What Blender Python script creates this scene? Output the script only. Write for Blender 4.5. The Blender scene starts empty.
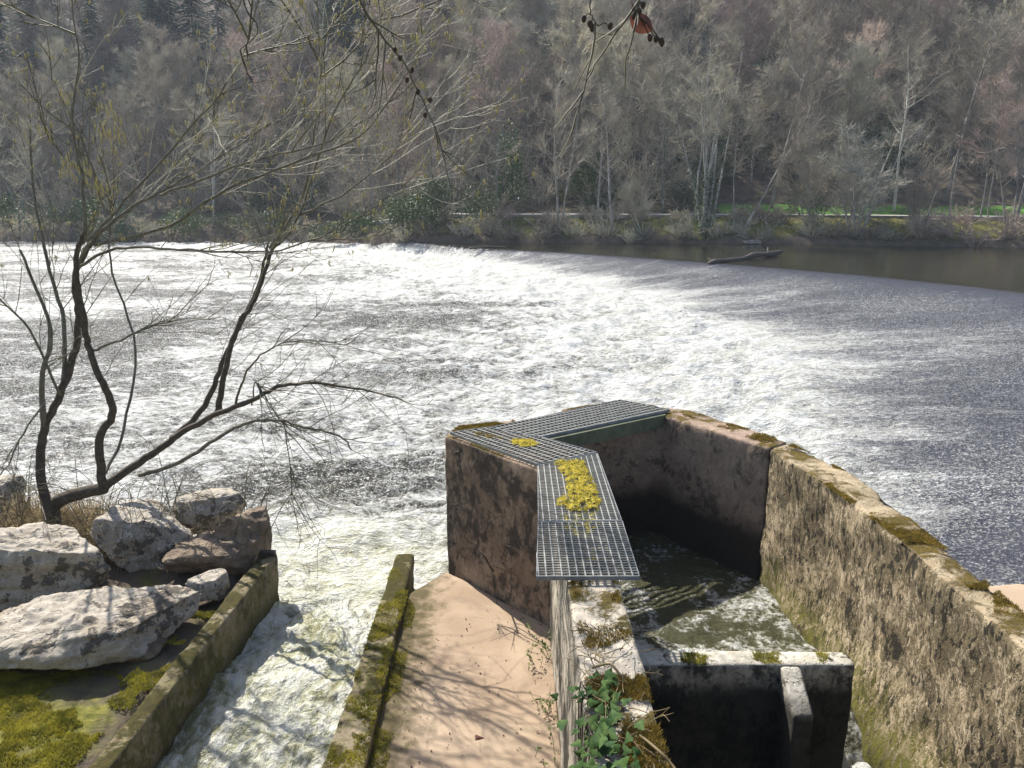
import bpy, bmesh, math, random
import numpy as np
from mathutils import Vector, noise as mnoise, Matrix

# ------------------------------------------------------------------ basics
sc = bpy.context.scene
COL = sc.collection
R = math.radians
PITCH = R(14.2); FPX = 774.0; CAMH = 5.2

def at(x, y, z):
    """point of the world seen at a pixel of the photo, at height z"""
    u = (x - 512) / FPX; v = (y - 384) / FPX; h = CAMH - z
    g = h * (math.cos(PITCH) - v * math.sin(PITCH)) / (math.sin(PITCH) + v * math.cos(PITCH))
    d = g * math.cos(PITCH) + h * math.sin(PITCH)
    return Vector((u * d, g, z))

def at_y(x, y, Y):
    """point of the world seen at a pixel of the photo, at distance Y across the river"""
    u = (x - 512) / FPX; v = (y - 384) / FPX
    d = Vector((u, math.cos(PITCH) - v * math.sin(PITCH), -math.sin(PITCH) - v * math.cos(PITCH)))
    return Vector((0, 0, CAMH)) + d * (Y / d.y)

def tag(o, label=None, cat=None, group=None, kind=None):
    if label: o['label'] = label
    if cat: o['category'] = cat
    if group: o['group'] = group
    if kind: o['kind'] = kind
    return o

def empty(name, loc, label, cat, group=None, rz=0):
    o = bpy.data.objects.new(name, None); COL.objects.link(o)
    o.location = loc; o.rotation_euler = (0, 0, rz); o.empty_display_size = .2
    return tag(o, label, cat, group)

class MB:
    def __init__(s): s.v = []; s.f = []
    def add(s, vs, fs):
        b = len(s.v); s.v.extend([tuple(q) for q in vs]); s.f.extend([tuple(i + b for i in f) for f in fs])
    def tube(s, pts, rad, sides=5, cap=True):
        n = len(pts)
        b = len(s.v); prev = None
        for i in range(n):
            p = pts[i]
            t = (pts[min(i + 1, n - 1)] - pts[max(i - 1, 0)])
            if t.length < 1e-9: t = Vector((0, 0, 1))
            t.normalize()
            if prev is None:
                a = Vector((1, 0, 0)) if abs(t.x) < .8 else Vector((0, 1, 0))
                prev = t.cross(a).normalized()
            else:
                q = prev - t * prev.dot(t)
                prev = q.normalized() if q.length > 1e-6 else prev
            w = t.cross(prev)
            r = rad[i] if not isinstance(rad, (int, float)) else rad
            for k in range(sides):
                an = 2 * math.pi * k / sides
                c = p + prev * (r * math.cos(an)) + w * (r * math.sin(an))
                s.v.append((c.x, c.y, c.z))
        for i in range(n - 1):
            for k in range(sides):
                k2 = (k + 1) % sides
                s.f.append((b + i * sides + k, b + i * sides + k2, b + (i + 1) * sides + k2, b + (i + 1) * sides + k))
        if cap and sides > 3:
            s.f.append(tuple(b + k for k in reversed(range(sides))))
            s.f.append(tuple(b + (n - 1) * sides + k for k in range(sides)))
    def box(s, c, ax, ay, az):
        """box by centre and three half-axis vectors"""
        c = Vector(c); vs = []
        for sx in (-1, 1):
            for sy in (-1, 1):
                for sz in (-1, 1):
                    vs.append(c + Vector(ax) * sx + Vector(ay) * sy + Vector(az) * sz)
        s.add(vs, [(0, 1, 3, 2), (4, 6, 7, 5), (0, 4, 5, 1), (2, 3, 7, 6), (0, 2, 6, 4), (1, 5, 7, 3)])
    def mesh(s, name):
        me = bpy.data.meshes.new(name); me.from_pydata(s.v, [], s.f); me.update(); return me
    def build(s, name, mat, parent=None, smooth=True):
        return link(name, s.mesh(name), mat, parent, smooth)

def link(name, me, mat, parent=None, smooth=True):
    o = bpy.data.objects.new(name, me); COL.objects.link(o)
    if mat is not None and not me.materials: me.materials.append(mat)
    if smooth and len(me.polygons): me.polygons.foreach_set('use_smooth', [True] * len(me.polygons))
    if parent is not None: o.parent = parent
    return o

def copy_tree(o, parent=None):
    c = o.copy(); COL.objects.link(c)
    if parent is not None: c.parent = parent
    for ch in list(o.children): copy_tree(ch, c)
    return c

# numpy gradient noise -------------------------------------------------
_rs = np.random.RandomState(7)
_perm = _rs.permutation(1024); _perm = np.concatenate([_perm, _perm])
_ga = _rs.rand(1024) * 2 * np.pi
def pnoise(x, y):
    xi = np.floor(x).astype(int); yi = np.floor(y).astype(int); xf = x - xi; yf = y - yi
    u = xf * xf * xf * (xf * (xf * 6 - 15) + 10); v = yf * yf * yf * (yf * (yf * 6 - 15) + 10)
    def g(ix, iy, fx, fy):
        a = _ga[_perm[(_perm[ix & 1023] + iy) & 1023]]
        return np.cos(a) * fx + np.sin(a) * fy
    n00 = g(xi, yi, xf, yf); n10 = g(xi + 1, yi, xf - 1, yf); n01 = g(xi, yi + 1, xf, yf - 1); n11 = g(xi + 1, yi + 1, xf - 1, yf - 1)
    return (n00 * (1 - u) + n10 * u) * (1 - v) + (n01 * (1 - u) + n11 * u) * v * 1.0
def fbm(x, y, o=4, lac=2.03, gain=.5):
    s = 0; a = 1.0
    for i in range(o):
        s = s + a * pnoise(x + 17.3 * i, y - 9.1 * i); x = x * lac; y = y * lac; a *= gain
    return s
def ridged(x, y, o=4):
    s = 0; a = 1.0
    for i in range(o):
        s = s + a * (1 - 2.2 * np.abs(pnoise(x + 31.7 * i, y + 5.9 * i))); x = x * 2.1; y = y * 2.1; a *= .5
    return s
def sstep(a, b, x):
    t = np.clip((x - a) / (b - a), 0, 1); return t * t * (3 - 2 * t)

# ------------------------------------------------------------------ materials
class NT:
    def __init__(s, name):
        s.m = bpy.data.materials.new(name); s.m.use_nodes = True; s.t = s.m.node_tree
        s.t.nodes.clear(); s.out = s.t.nodes.new('ShaderNodeOutputMaterial')
        s._pos = None
    def n(s, typ, ins=None, **props):
        nd = s.t.nodes.new('ShaderNode' + typ)
        for k, v in props.items(): setattr(nd, k, v)
        for k, v in (ins or {}).items():
            sk = nd.inputs[k]
            if isinstance(v, bpy.types.NodeSocket): s.t.links.new(v, sk)
            elif isinstance(v, (tuple, list)) and len(v) == 3 and sk.type == 'RGBA': sk.default_value = (*v, 1)
            else: sk.default_value = v
        return nd
    @property
    def pos(s):
        if s._pos is None: s._pos = s.n('NewGeometry').outputs['Position']
        return s._pos
    def obj(s): return s.n('TexCoord').outputs['Object']
    def scaled(s, vec, sc3): return s.n('Mapping', {'Vector': vec, 'Scale': sc3}).outputs[0]
    def noise(s, vec, scale, detail=5, rough=.55, dist=0.0):
        return s.n('TexNoise', {'Vector': vec, 'Scale': scale, 'Detail': detail, 'Roughness': rough, 'Distortion': dist}).outputs[0]
    def vor(s, vec, scale, feature='F1', rnd=1.0):
        return s.n('TexVoronoi', {'Vector': vec, 'Scale': scale, 'Randomness': rnd}, feature=feature).outputs[0]
    def math(s, op, a, b=0.0, clamp=False):
        return s.n('Math', {0: a, 1: b}, operation=op, use_clamp=clamp).outputs[0]
    def step(s, v, a, b):
        return s.n('MapRange', {'Value': v, 'From Min': a, 'From Max': b, 'To Min': 0.0, 'To Max': 1.0}, interpolation_type='SMOOTHSTEP').outputs[0]
    def mix(s, f, a, b):
        nd = s.n('Mix', data_type='RGBA')
        for k, v in ((0, f), (6, a), (7, b)):
            sk = nd.inputs[k]
            if isinstance(v, bpy.types.NodeSocket): s.t.links.new(v, sk)
            elif isinstance(v, (tuple, list)): sk.default_value = (*v[:3], 1)
            else: sk.default_value = v
        return nd.outputs[2]
    def xyz(s, v): return s.n('SeparateXYZ', {0: v}).outputs
    def bump(s, h, strength=.5, dist=.02, normal=None):
        d = {'Height': h, 'Strength': strength, 'Distance': dist}
        if normal is not None: d['Normal'] = normal
        return s.n('Bump', d).outputs[0]
    def attr(s, name): return s.n('Attribute', attribute_name=name).outputs['Fac']
    def principled(s, **k):
        p = s.n('BsdfPrincipled', {kk.replace('_', ' '): v for kk, v in k.items()})
        return p.outputs[0]
    def done(s, sh):
        s.t.links.new(sh, s.out.inputs[0]); return s.m

def mat_plain(name, c1, c2, scale=6, rough=.85, bump=.4, bdist=.02, metallic=0.0, spec=.3, obj=False, rnd=0.0):
    k = NT(name); v = k.obj() if obj else k.pos
    n = k.noise(v, scale, 6, .6)
    c = k.mix(k.step(n, .3, .7), c1, c2)
    if rnd:
        ri = k.n('ObjectInfo').outputs['Random']
        hs = k.n('HueSaturation', {'Color': c, 'Value': k.math('ADD', k.math('MULTIPLY', ri, rnd), 1 - rnd / 2),
                                   'Saturation': 1.0, 'Hue': k.math('ADD', k.math('MULTIPLY', ri, .04), .48)})
        c = hs.outputs[0]
    b = k.bump(k.noise(v, scale * 4, 6, .65), bump, bdist)
    return k.done(k.principled(Base_Color=c, Roughness=rough, Normal=b, Metallic=metallic, Specular_IOR_Level=spec))

def mat_concrete(name, light=(.40, .35, .28), mid=(.24, .20, .15), dark=(.035, .030, .024), stain=.5, vert=1.0,
                 moss=.5, mossc=((.10, .075, .015), (.055, .05, .012)), wet_z=None, wet_soft=.3, algae=0.0, pits=.5, scale=1.0, srough=.62, band=None, topclean=None):
    k = NT(name); p = k.pos
    pv = k.scaled(p, (1, 1, 1 / (1 + vert)))
    n1 = k.noise(p, 1.7 * scale, 8, .6, .3); n2 = k.noise(pv, 5.5 * scale, 8, srough + .03, .4); n3 = k.noise(p, 26 * scale, 6, .7); n4 = k.noise(pv, 13 * scale, 6, srough + .08, .6)
    c = k.mix(k.step(n2, .35, .65), mid, light)
    c = k.mix(k.math('MULTIPLY', k.step(n3, .5, .75), .55), c, (mid[0] * .6, mid[1] * .58, mid[2] * .55))
    # dark lichen stains with their own outlines
    wt = (.50, .22, .88) if srough > .7 else (.6, .55, .45)
    sv = k.math('ADD', k.math('MULTIPLY', n1, wt[0]), k.math('ADD', k.math('MULTIPLY', n2, wt[1]), k.math('MULTIPLY', n4, wt[2])))
    sv = k.math('ADD', sv, k.math('MULTIPLY', k.math('SUBTRACT', n3, .5), .35 if srough > .7 else .08))
    th = 1.02 - .42 * stain
    if band: sv = k.math('ADD', sv, k.math('MULTIPLY', k.math('SUBTRACT', k.step(k.xyz(p)[2], band[0], band[1]), .5), band[2]))
    ws = .0 if srough > .7 else .045
    sm = k.step(sv, th - .035 - ws, th + .05 + ws)
    z = k.xyz(p)[2]
    nz = k.xyz(k.n('NewGeometry').outputs['Normal'])[2]
    up = k.step(nz, .55, .85)
    if topclean is not None:
        sm = k.math('MULTIPLY', sm, k.math('SUBTRACT', 1.0, k.math('MULTIPLY', up, topclean)))
    c = k.mix(k.math('MULTIPLY', sm, .92), c, dark)
    if srough > .7:   # black pocks where the render has flaked off
        pk = k.math('ADD', k.math('MULTIPLY', k.noise(pv, 19, 5, .68, .4), 1.0), k.math('MULTIPLY', n1, .5))
        c = k.mix(k.math('MULTIPLY', k.math('MULTIPLY', k.step(pk, .785, .84), k.math('SUBTRACT', 1.0, up)), .9), c, (.016, .014, .010))
    if wet_z is not None:   # algae-black tide mark
        w = k.step(k.math('ADD', z, k.math('MULTIPLY', k.math('SUBTRACT', n1, .5), .5)), wet_z + wet_soft, wet_z - wet_soft)
        c = k.mix(k.math('MULTIPLY', w, .93), c, (.014, .014, .011))
    if algae > 0:
        a = k.math('MULTIPLY', k.step(k.math('ADD', z, k.math('MULTIPLY', k.math('SUBTRACT', n2, .5), 1.6)), 1.25, .5), algae)
        a = k.math('MULTIPLY', a, k.step(n4, .35, .6))
        c = k.mix(a, c, (.13, .125, .022))
    mv = k.math('ADD', k.math('MULTIPLY', n1, .55), k.math('MULTIPLY', n2, .45))
    mm = k.math('MULTIPLY', k.step(mv, .62 - .25 * moss, .68 - .25 * moss), k.math('MULTIPLY', up, 1.0 if moss > 0 else 0.0))
    mc = k.mix(k.step(n4, .35, .65), mossc[0], mossc[1])
    c = k.mix(mm, c, mc)
    h = k.math('ADD', k.math('MULTIPLY', n3, .5), k.math('ADD', k.math('MULTIPLY', n2, 1.2), k.math('MULTIPLY', sm, -.25)))
    h = k.math('ADD', h, k.math('MULTIPLY', k.math('MULTIPLY', mm, k.noise(p, 90, 4, .7)), 1.2))
    pit = k.step(k.vor(p, 22 * scale), .0, .28)
    h = k.math('ADD', h, k.math('MULTIPLY', pit, pits))
    b = k.bump(h, .75, .03)
    return k.done(k.principled(Base_Color=c, Roughness=.93, Normal=b, Specular_IOR_Level=.2))

def mat_water(name, deep=(.030, .034, .022), aer_sky=None, foam1=(.62, .62, .595), foam2=(.32, .315, .265), rough=.10, fine=1.0, wave=1.0, soft=1.0, face=False, fl=1.0, stretch=(1, 1, 1)):
    k = NT(name); p = k.pos; ps = k.scaled(p, stretch)
    n1 = k.noise(ps, .55 * fine, 8, .62, .8)
    n2 = k.noise(ps, 3.2 * fine, 8, .64, .9)
    n3 = k.noise(ps, 13 * fine, 5, .62, .5)
    n4 = k.noise(p, 38 * fine, 4, .6, .2)
    C = lambda n, w: k.math('MULTIPLY', k.math('SUBTRACT', n, .5), w)
    add = lambda *v: v[0] if len(v) == 1 else k.math('ADD', v[0], add(*v[1:]))
    f = k.attr('foam')
    pv = add(C(n1, 1.1), C(n2, 1.35), C(n3, 1.0), C(n4, .45))
    if face:
        sv = k.n('CombineXYZ', {0: k.attr('fs'), 1: k.math('MULTIPLY', k.attr('ft'), .22), 2: 0.0}).outputs[0]
        s1 = k.noise(sv, .9, 6, .6, .3); s2 = k.noise(sv, 4.5, 5, .6, .3)
        fv = add(C(s1, 1.1), C(s2, .6), C(n3, 1.0), C(n4, 1.5))
        w = k.attr('face')
        pv = add(k.math('MULTIPLY', pv, k.math('SUBTRACT', 1.0, w)), k.math('MULTIPLY', fv, w))
    val = k.math('ADD', f, pv)
    mask = k.step(val, .5 - .18 * soft, .5 + .24 * soft)
    n5 = k.noise(p, 21 * fine, 3, .7, .3)
    sparkle_fleck = k.math('MULTIPLY', k.step(k.math('ADD', k.math('MULTIPLY', n5, .75), k.math('MULTIPLY', n4, .3)), .56, .60), k.attr('sparkle_fleck'))  # white flecks painted in for sun sparkle on broken water
    n6 = k.noise(ps, 8 * fine, 4, .7, .5)
    sparkle_fleck = k.math('MAXIMUM', sparkle_fleck, k.math('MULTIPLY', k.math('MULTIPLY', k.step(n6, .585, .65), .6), k.attr('sparkle_fleck')))
    mask = k.math('MAXIMUM', mask, k.math('MULTIPLY', sparkle_fleck, fl))
    tone = k.math('ADD', k.math('MULTIPLY', n2, .45), k.math('ADD', k.math('MULTIPLY', n3, .35), k.math('MULTIPLY', n1, .2)))
    fc = k.mix(k.step(tone, .38, .62), foam2, foam1)
    fy = k.mix(k.step(tone, .38, .60), (.40, .39, .23), (.64, .635, .57))
    fc = k.mix(k.attr('tint'), fc, fy)
    hb = k.math('ADD', k.math('MULTIPLY', n3, .4), k.math('MULTIPLY', n2, 1.0))
    dc = deep; st = .85 * wave; st2 = .6 * wave
    if face:
        ra = k.attr('rough')
        hb = k.math('ADD', hb, k.math('MULTIPLY', s2, k.math('MULTIPLY', w, .6)))
        st = k.math('MULTIPLY', ra, st); st2 = k.math('MULTIPLY', ra, st2)
        dc = k.mix(w, deep, aer_sky)  # face water: aerated tone with the sky's blue-violet reflection mixed in
    nb = k.bump(hb, st, .10)
    nb2 = k.bump(n4, st2, .03, nb)
    hf = k.math('ADD', k.math('MULTIPLY', n2, 1.0), k.math('ADD', k.math('MULTIPLY', n3, .5), k.math('MULTIPLY', n4, .15)))
    nf = k.bump(hf, 1.0, .19)
    wa = k.principled(Base_Color=dc, Roughness=rough, IOR=1.33, Normal=nb2, Specular_IOR_Level=.5)
    fo = k.principled(Base_Color=fc, Roughness=.5, Normal=nf, Specular_IOR_Level=.35)
    return k.done(k.n('MixShader', {0: mask, 1: wa, 2: fo}).outputs[0])

def mat_leaf(name, c1, c2, scale=8, rough=.45, trans=.25, rnd=0.3):
    k = NT(name)
    n = k.noise(k.pos, scale, 3)
    c = k.mix(k.step(n, .35, .65), c1, c2)
    if rnd:
        ri = k.n('ObjectInfo').outputs['Random']
        c = k.n('HueSaturation', {'Color': c, 'Value': k.math('ADD', k.math('MULTIPLY', ri, rnd), 1 - rnd / 2)}).outputs[0]
    a = k.principled(Base_Color=c, Roughness=rough, Specular_IOR_Level=.05 if rough > .8 else (.18 if rough > .7 else .35))
    t = k.n('BsdfTranslucent', {'Color': c}).outputs[0]
    return k.done(k.n('MixShader', {0: trans, 1: a, 2: t}).outputs[0])

M = {}
M['wall_rough'] = mat_concrete('weathered_render', light=(.46, .375, .25), mid=(.26, .20, .12), dark=(.105, .082, .045), stain=.58, vert=1.3, scale=1.25, srough=.76, band=(.6, 2.0, .05), moss=.52, mossc=((.15, .10, .02), (.07, .055, .012)), wet_z=.55, wet_soft=.25, algae=1.0, pits=.9, topclean=.95)
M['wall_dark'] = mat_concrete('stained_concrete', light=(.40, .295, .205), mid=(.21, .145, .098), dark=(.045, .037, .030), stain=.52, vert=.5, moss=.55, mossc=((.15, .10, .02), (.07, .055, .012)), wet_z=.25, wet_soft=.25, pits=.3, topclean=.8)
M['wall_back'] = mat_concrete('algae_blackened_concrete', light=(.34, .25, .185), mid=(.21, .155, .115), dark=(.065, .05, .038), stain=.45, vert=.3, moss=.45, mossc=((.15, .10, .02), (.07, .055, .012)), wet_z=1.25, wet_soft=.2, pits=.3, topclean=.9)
M['wall_near'] = mat_concrete('pale_coping_concrete', light=(.52, .47, .38), mid=(.36, .31, .24), dark=(.035, .032, .022), stain=.55, vert=1.2, moss=.42, mossc=((.12, .085, .02), (.06, .05, .014)), wet_z=.3, pits=.6, topclean=.95)
M['baffle'] = mat_concrete('baffle_concrete', light=(.56, .52, .44), mid=(.36, .33, .26), dark=(.02, .019, .016), stain=.55, vert=.6, moss=.3, mossc=((.05, .045, .014), (.03, .03, .012)), wet_z=1.2, wet_soft=.12, pits=.4, topclean=.9)
M['kerb'] = mat_concrete('mossy_kerb_concrete', light=(.30, .24, .17), mid=(.17, .135, .09), dark=(.03, .028, .016), stain=.5, vert=.3, moss=.62, mossc=((.075, .062, .016), (.045, .042, .012)), wet_z=.32, wet_soft=.2, algae=.5, pits=.4)
M['moss'] = mat_leaf('yellow_moss', (.64, .53, .10), (.36, .30, .055), 16, .9, .3, 0)
M['moss_brown'] = mat_leaf('golden_brown_moss', (.27, .19, .04), (.14, .105, .025), 14, .95, .25, 0)
M['moss_green'] = mat_leaf('green_moss', (.36, .32, .045), (.17, .165, .03), 7, .95, .35, 0)
M['steel'] = mat_plain('galvanised_steel', (.33, .325, .29), (.20, .20, .18), 14, .55, .15, .003, metallic=.3, spec=.5)
M['steel_dark'] = mat_plain('dull_galvanised_steel', (.24, .25, .25), (.16, .17, .175), 14, .6, .15, .003, metallic=.3, spec=.5)
M['beam'] = mat_plain('algae_green_beam', (.13, .14, .085), (.08, .085, .05), 8, .7, .3, .01)
M['iron'] = mat_plain('rusty_black_iron', (.03, .027, .025), (.06, .045, .035), 20, .7, .3, .005)
M['bark_pale'] = mat_plain('olive_grey_bark', (.17, .155, .115), (.09, .08, .06), 14, .9, .6, .01)
M['bark'] = mat_plain('dark_river_bark', (.105, .083, .058), (.048, .039, .029), 16, .9, .8, .02)
M['twig'] = mat_plain('olive_twig', (.13, .115, .065), (.075, .064, .04), 5, .7, .3, .005)
M['twig_pale'] = mat_plain('pale_sunlit_twig', (.46, .42, .33), (.26, .235, .175), 6, .7, .3, .005)  # paler twig colour, sunlight painted into it
M['catkin'] = mat_leaf('catkin', (.55, .48, .22), (.40, .34, .14), 20, .8, .3, 0)
M['cone'] = mat_plain('alder_cone', (.035, .022, .014), (.07, .045, .03), 60, .9, .5, .003)
M['deadleaf'] = mat_leaf('dead_leaf', (.16, .06, .04), (.09, .04, .03), 30, .7, .3, 0)
M['ivy'] = mat_leaf('ivy_leaf', (.022, .060, .014), (.060, .105, .022), 18, .72, .15, 0)
M['weed'] = mat_leaf('weed_leaf', (.13, .17, .045), (.20, .22, .07), 14, .5, .3, 0)
M['dry'] = mat_leaf('dry_grass', (.32, .25, .13), (.20, .15, .08), 3, .8, .3, 0)
M['far_bark'] = mat_plain('grey_far_bark', (.32, .295, .255), (.13, .118, .10), 1.6, .95, .5, .03, obj=True, rnd=.5)
M['far_bark_pale'] = mat_plain('pale_far_bark', (.50, .48, .42), (.22, .205, .18), 1.6, .95, .5, .03, obj=True, rnd=.4)
M['far_twig'] = mat_plain('grey_brown_twigs', (.44, .385, .295), (.24, .205, .155), .6, .95, .1, .01, obj=True, rnd=.9)
M['far_twig_red'] = mat_plain('reddish_twigs', (.40, .30, .25), (.26, .19, .165), .6, .95, .1, .01, obj=True, rnd=.9)
M['far_twig_pale'] = mat_plain('silvery_twigs', (.46, .43, .35), (.30, .28, .225), .6, .95, .1, .01, obj=True, rnd=.3)
M['conifer'] = mat_leaf('conifer_needles', (.022, .042, .030), (.035, .06, .040), 1.2, 1.0, .35, .4)
M['evergreen'] = mat_leaf('evergreen_leaves', (.04, .075, .02), (.075, .11, .032), 1.5, .5, .2, .4)
M['far_ivy'] = mat_leaf('ivy_on_trunks', (.03, .07, .02), (.06, .105, .032), 2, .5, .2, .3)

def mat_boulder():
    k = NT('limestone_boulder'); p = k.obj()
    n1 = k.noise(p, 2.2, 8, .6, .4); n2 = k.noise(p, 9, 8, .68, .3); n3 = k.noise(p, 40, 5, .7)
    ri = k.n('ObjectInfo').outputs['Random']
    c = k.mix(k.step(n2, .3, .68), (.27, .235, .185), (.48, .43, .355))
    c = k.mix(k.math('MULTIPLY', k.step(n1, .48, .66), .6), c, (.38, .29, .19))
    sv = k.math('ADD', k.math('MULTIPLY', n1, .7), k.math('MULTIPLY', n2, .6))
    sm = k.step(k.math('ADD', sv, k.math('MULTIPLY', n3, .15)), .755, .80)
    c = k.mix(k.math('MULTIPLY', sm, .85), c, (.06, .055, .047))
    sp = k.math('MULTIPLY', k.step(n3, .64, .70), .7)
    c = k.mix(sp, c, (.17, .15, .13))
    h = k.math('ADD', k.math('MULTIPLY', n2, 1.0), k.math('MULTIPLY', n3, .35))
    crack = k.step(k.vor(k.n('Vector' + 'Math', {0: p, 1: k.n('TexNoise', {'Vector': p, 'Scale': 3.0}).outputs[1]}, operation='ADD').outputs[0], 1.6, 'DISTANCE_TO_EDGE'), 0.0, .035)
    h = k.math('ADD', h, k.math('MULTIPLY', crack, .25))
    return k.done(k.principled(Base_Color=c, Roughness=.92, Normal=k.bump(h, .8, .05), Specular_IOR_Level=.2))
M['boulder'] = mat_boulder()
M['boulder_brown'] = mat_plain('brown_sandstone', (.28, .215, .15), (.12, .09, .065), 5, .95, .9, .06, obj=True)

def mat_ramp():
    k = NT('sandy_concrete'); p = k.pos
    n1 = k.noise(p, 1.1, 8, .62, .3); n2 = k.noise(p, 6, 8, .65, .3); n3 = k.noise(p, 70, 4, .7)
    c = k.mix(k.step(n1, .3, .7), (.27, .195, .13), (.38, .29, .20))
    c = k.mix(k.math('MULTIPLY', k.step(n2, .5, .72), .4), c, (.30, .21, .15))
    c = k.mix(k.math('MULTIPLY', k.step(n3, .60, .72), .35), c, (.18, .13, .10))
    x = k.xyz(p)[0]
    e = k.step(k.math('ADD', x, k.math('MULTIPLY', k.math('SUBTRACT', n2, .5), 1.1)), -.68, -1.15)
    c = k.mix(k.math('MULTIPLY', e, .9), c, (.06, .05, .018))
    vv = k.vor(k.n('VectorMath', {0: p, 1: k.n('TexNoise', {'Vector': p, 'Scale': 2.0}).outputs[1]}, operation='ADD').outputs[0], .8, 'DISTANCE_TO_EDGE')
    crack = k.step(vv, .012, .0)
    c = k.mix(k.math('MULTIPLY', k.step(k.noise(p, 2.6, 6, .7, .8), .55, .68), .5), c, (.22, .165, .12))
    h = k.math('ADD', k.math('MULTIPLY', n2, .6), k.math('MULTIPLY', n3, .25))
    return k.done(k.principled(Base_Color=c, Roughness=.92, Normal=k.bump(h, .5, .02), Specular_IOR_Level=.2))
M['ramp'] = mat_ramp()

def mat_ground():
    k = NT('bank_ground'); p = k.pos
    n1 = k.noise(p, .12, 8, .62, .4); n2 = k.noise(p, 1.2, 8, .65); n3 = k.noise(p, 12, 6, .7)
    c = k.mix(k.step(n2, .35, .65), (.070, .056, .042), (.125, .10, .076))
    g = k.step(k.math('ADD', k.attr('green'), k.math('MULTIPLY', k.math('SUBTRACT', n2, .5), 1.5)), .35, .7)
    gc = k.mix(k.step(n3, .35, .65), (.10, .105, .024), (.18, .165, .04))
    c = k.mix(g, c, gc)
    mg = k.step(k.math('ADD', k.attr('meadow'), k.math('MULTIPLY', k.math('SUBTRACT', n3, .5), .8)), .35, .65)
    c = k.mix(mg, c, (.10, .21, .04))
    h = k.math('ADD', k.math('MULTIPLY', n2, 1.5), k.math('MULTIPLY', n3, .5))
    return k.done(k.principled(Base_Color=c, Roughness=.97, Normal=k.bump(h, .8, .08), Specular_IOR_Level=.1))
M['ground'] = mat_ground()
M['path'] = mat_plain('pale_path_gravel', (.42, .40, .37), (.30, .28, .25), 3, .95, .3, .02)
M['stone'] = mat_plain('pale_masonry', (.34, .32, .28), (.20, .185, .16), 3, .95, .4, .02)
M['log'] = mat_plain('wet_driftwood', (.075, .06, .045), (.035, .028, .022), 7, .55, .8, .03)
M['log_end'] = mat_plain('sawn_wood', (.40, .36, .30), (.28, .24, .19), 9, .8, .3, .01)

# ------------------------------------------------------------------ terrain
BX = [-160, -60, -21, -13, -6, 0, 22, 37, 60, 160]
BY = [95, 79, 75.5, 68, 62.6, 62.0, 61.0, 57, 52, 40]
def bank_y(x): return np.interp(x, BX, BY)
def water_level(x): return np.interp(x, [-14, -6], [0., 1.])
def ground_z(x, y):
    x = np.asarray(x, float); y = np.asarray(y, float)
    d = y - bank_y(x) + .5 * pnoise(x * .35, y * .0 + 3.3) + .25 * pnoise(x * 1.3, 7.7 + y * 0)
    wl = water_level(x)
    far = np.interp(d, [-3, -.4, .1, 1.6, 3.5, 4.2, 6.0, 7.5, 12, 80, 140], [-2.2, -.35, .25, 1.0, 1.65, 1.9, 1.95, 2.2, 3.0, 40, 74]) + wl
    far = far + sstep(9, 25, d) * (2.2 * fbm(x * .045, y * .045, 4)) + sstep(0, 3, d) * .16 * fbm(x * .8, y * .8, 3)
    # near left bank with its boulders
    edge = np.interp(x, [-60, -20, -9, -6, -4.2, -3.35], [11, 11, 10.9, 10.6, 9.6, 8.9])
    nl = sstep(.35, -.35, y - edge) * sstep(-3.0, -3.3, x)
    zl = .64 + .10 * fbm(x * 1.3, y * 1.3, 4) + .22 * sstep(-5, -8, x) + .9 * sstep(-8, -20, x)
    z = np.where(d > -3, np.maximum(far, -1.2), -1.2)
    z = np.where(nl > 0, -1.2 + (zl + 1.2) * nl, z)
    # slope up to the viewpoint
    nb = sstep(2.0, .8, y)
    z = np.where((nb > 0) & (y < 3), np.maximum(z, z + (3.55 - z) * nb), z)
    return z

def grid_mesh(name, X, Y, Z, attrs=None):
    n, m = X.shape
    me = bpy.data.meshes.new(name)
    co = np.stack([X, Y, Z], -1).reshape(-1, 3)
    i = np.arange(n * m).reshape(n, m)
    q = np.stack([i[:-1, :-1], i[:-1, 1:], i[1:, 1:], i[1:, :-1]], -1).reshape(-1, 4)
    me.vertices.add(n * m); me.vertices.foreach_set('co', co.ravel().astype('f'))
    me.loops.add(q.size); me.loops.foreach_set('vertex_index', q.ravel().astype('i'))
    me.polygons.add(len(q)); me.polygons.foreach_set('loop_start', np.arange(0, q.size, 4, dtype='i'))
    me.update(calc_edges=True); me.validate()
    for k, v in (attrs or {}).items():
        a = me.attributes.new(k, 'FLOAT', 'POINT'); a.data.foreach_set('value', np.ascontiguousarray(v, dtype='f').ravel())
    return me

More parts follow.
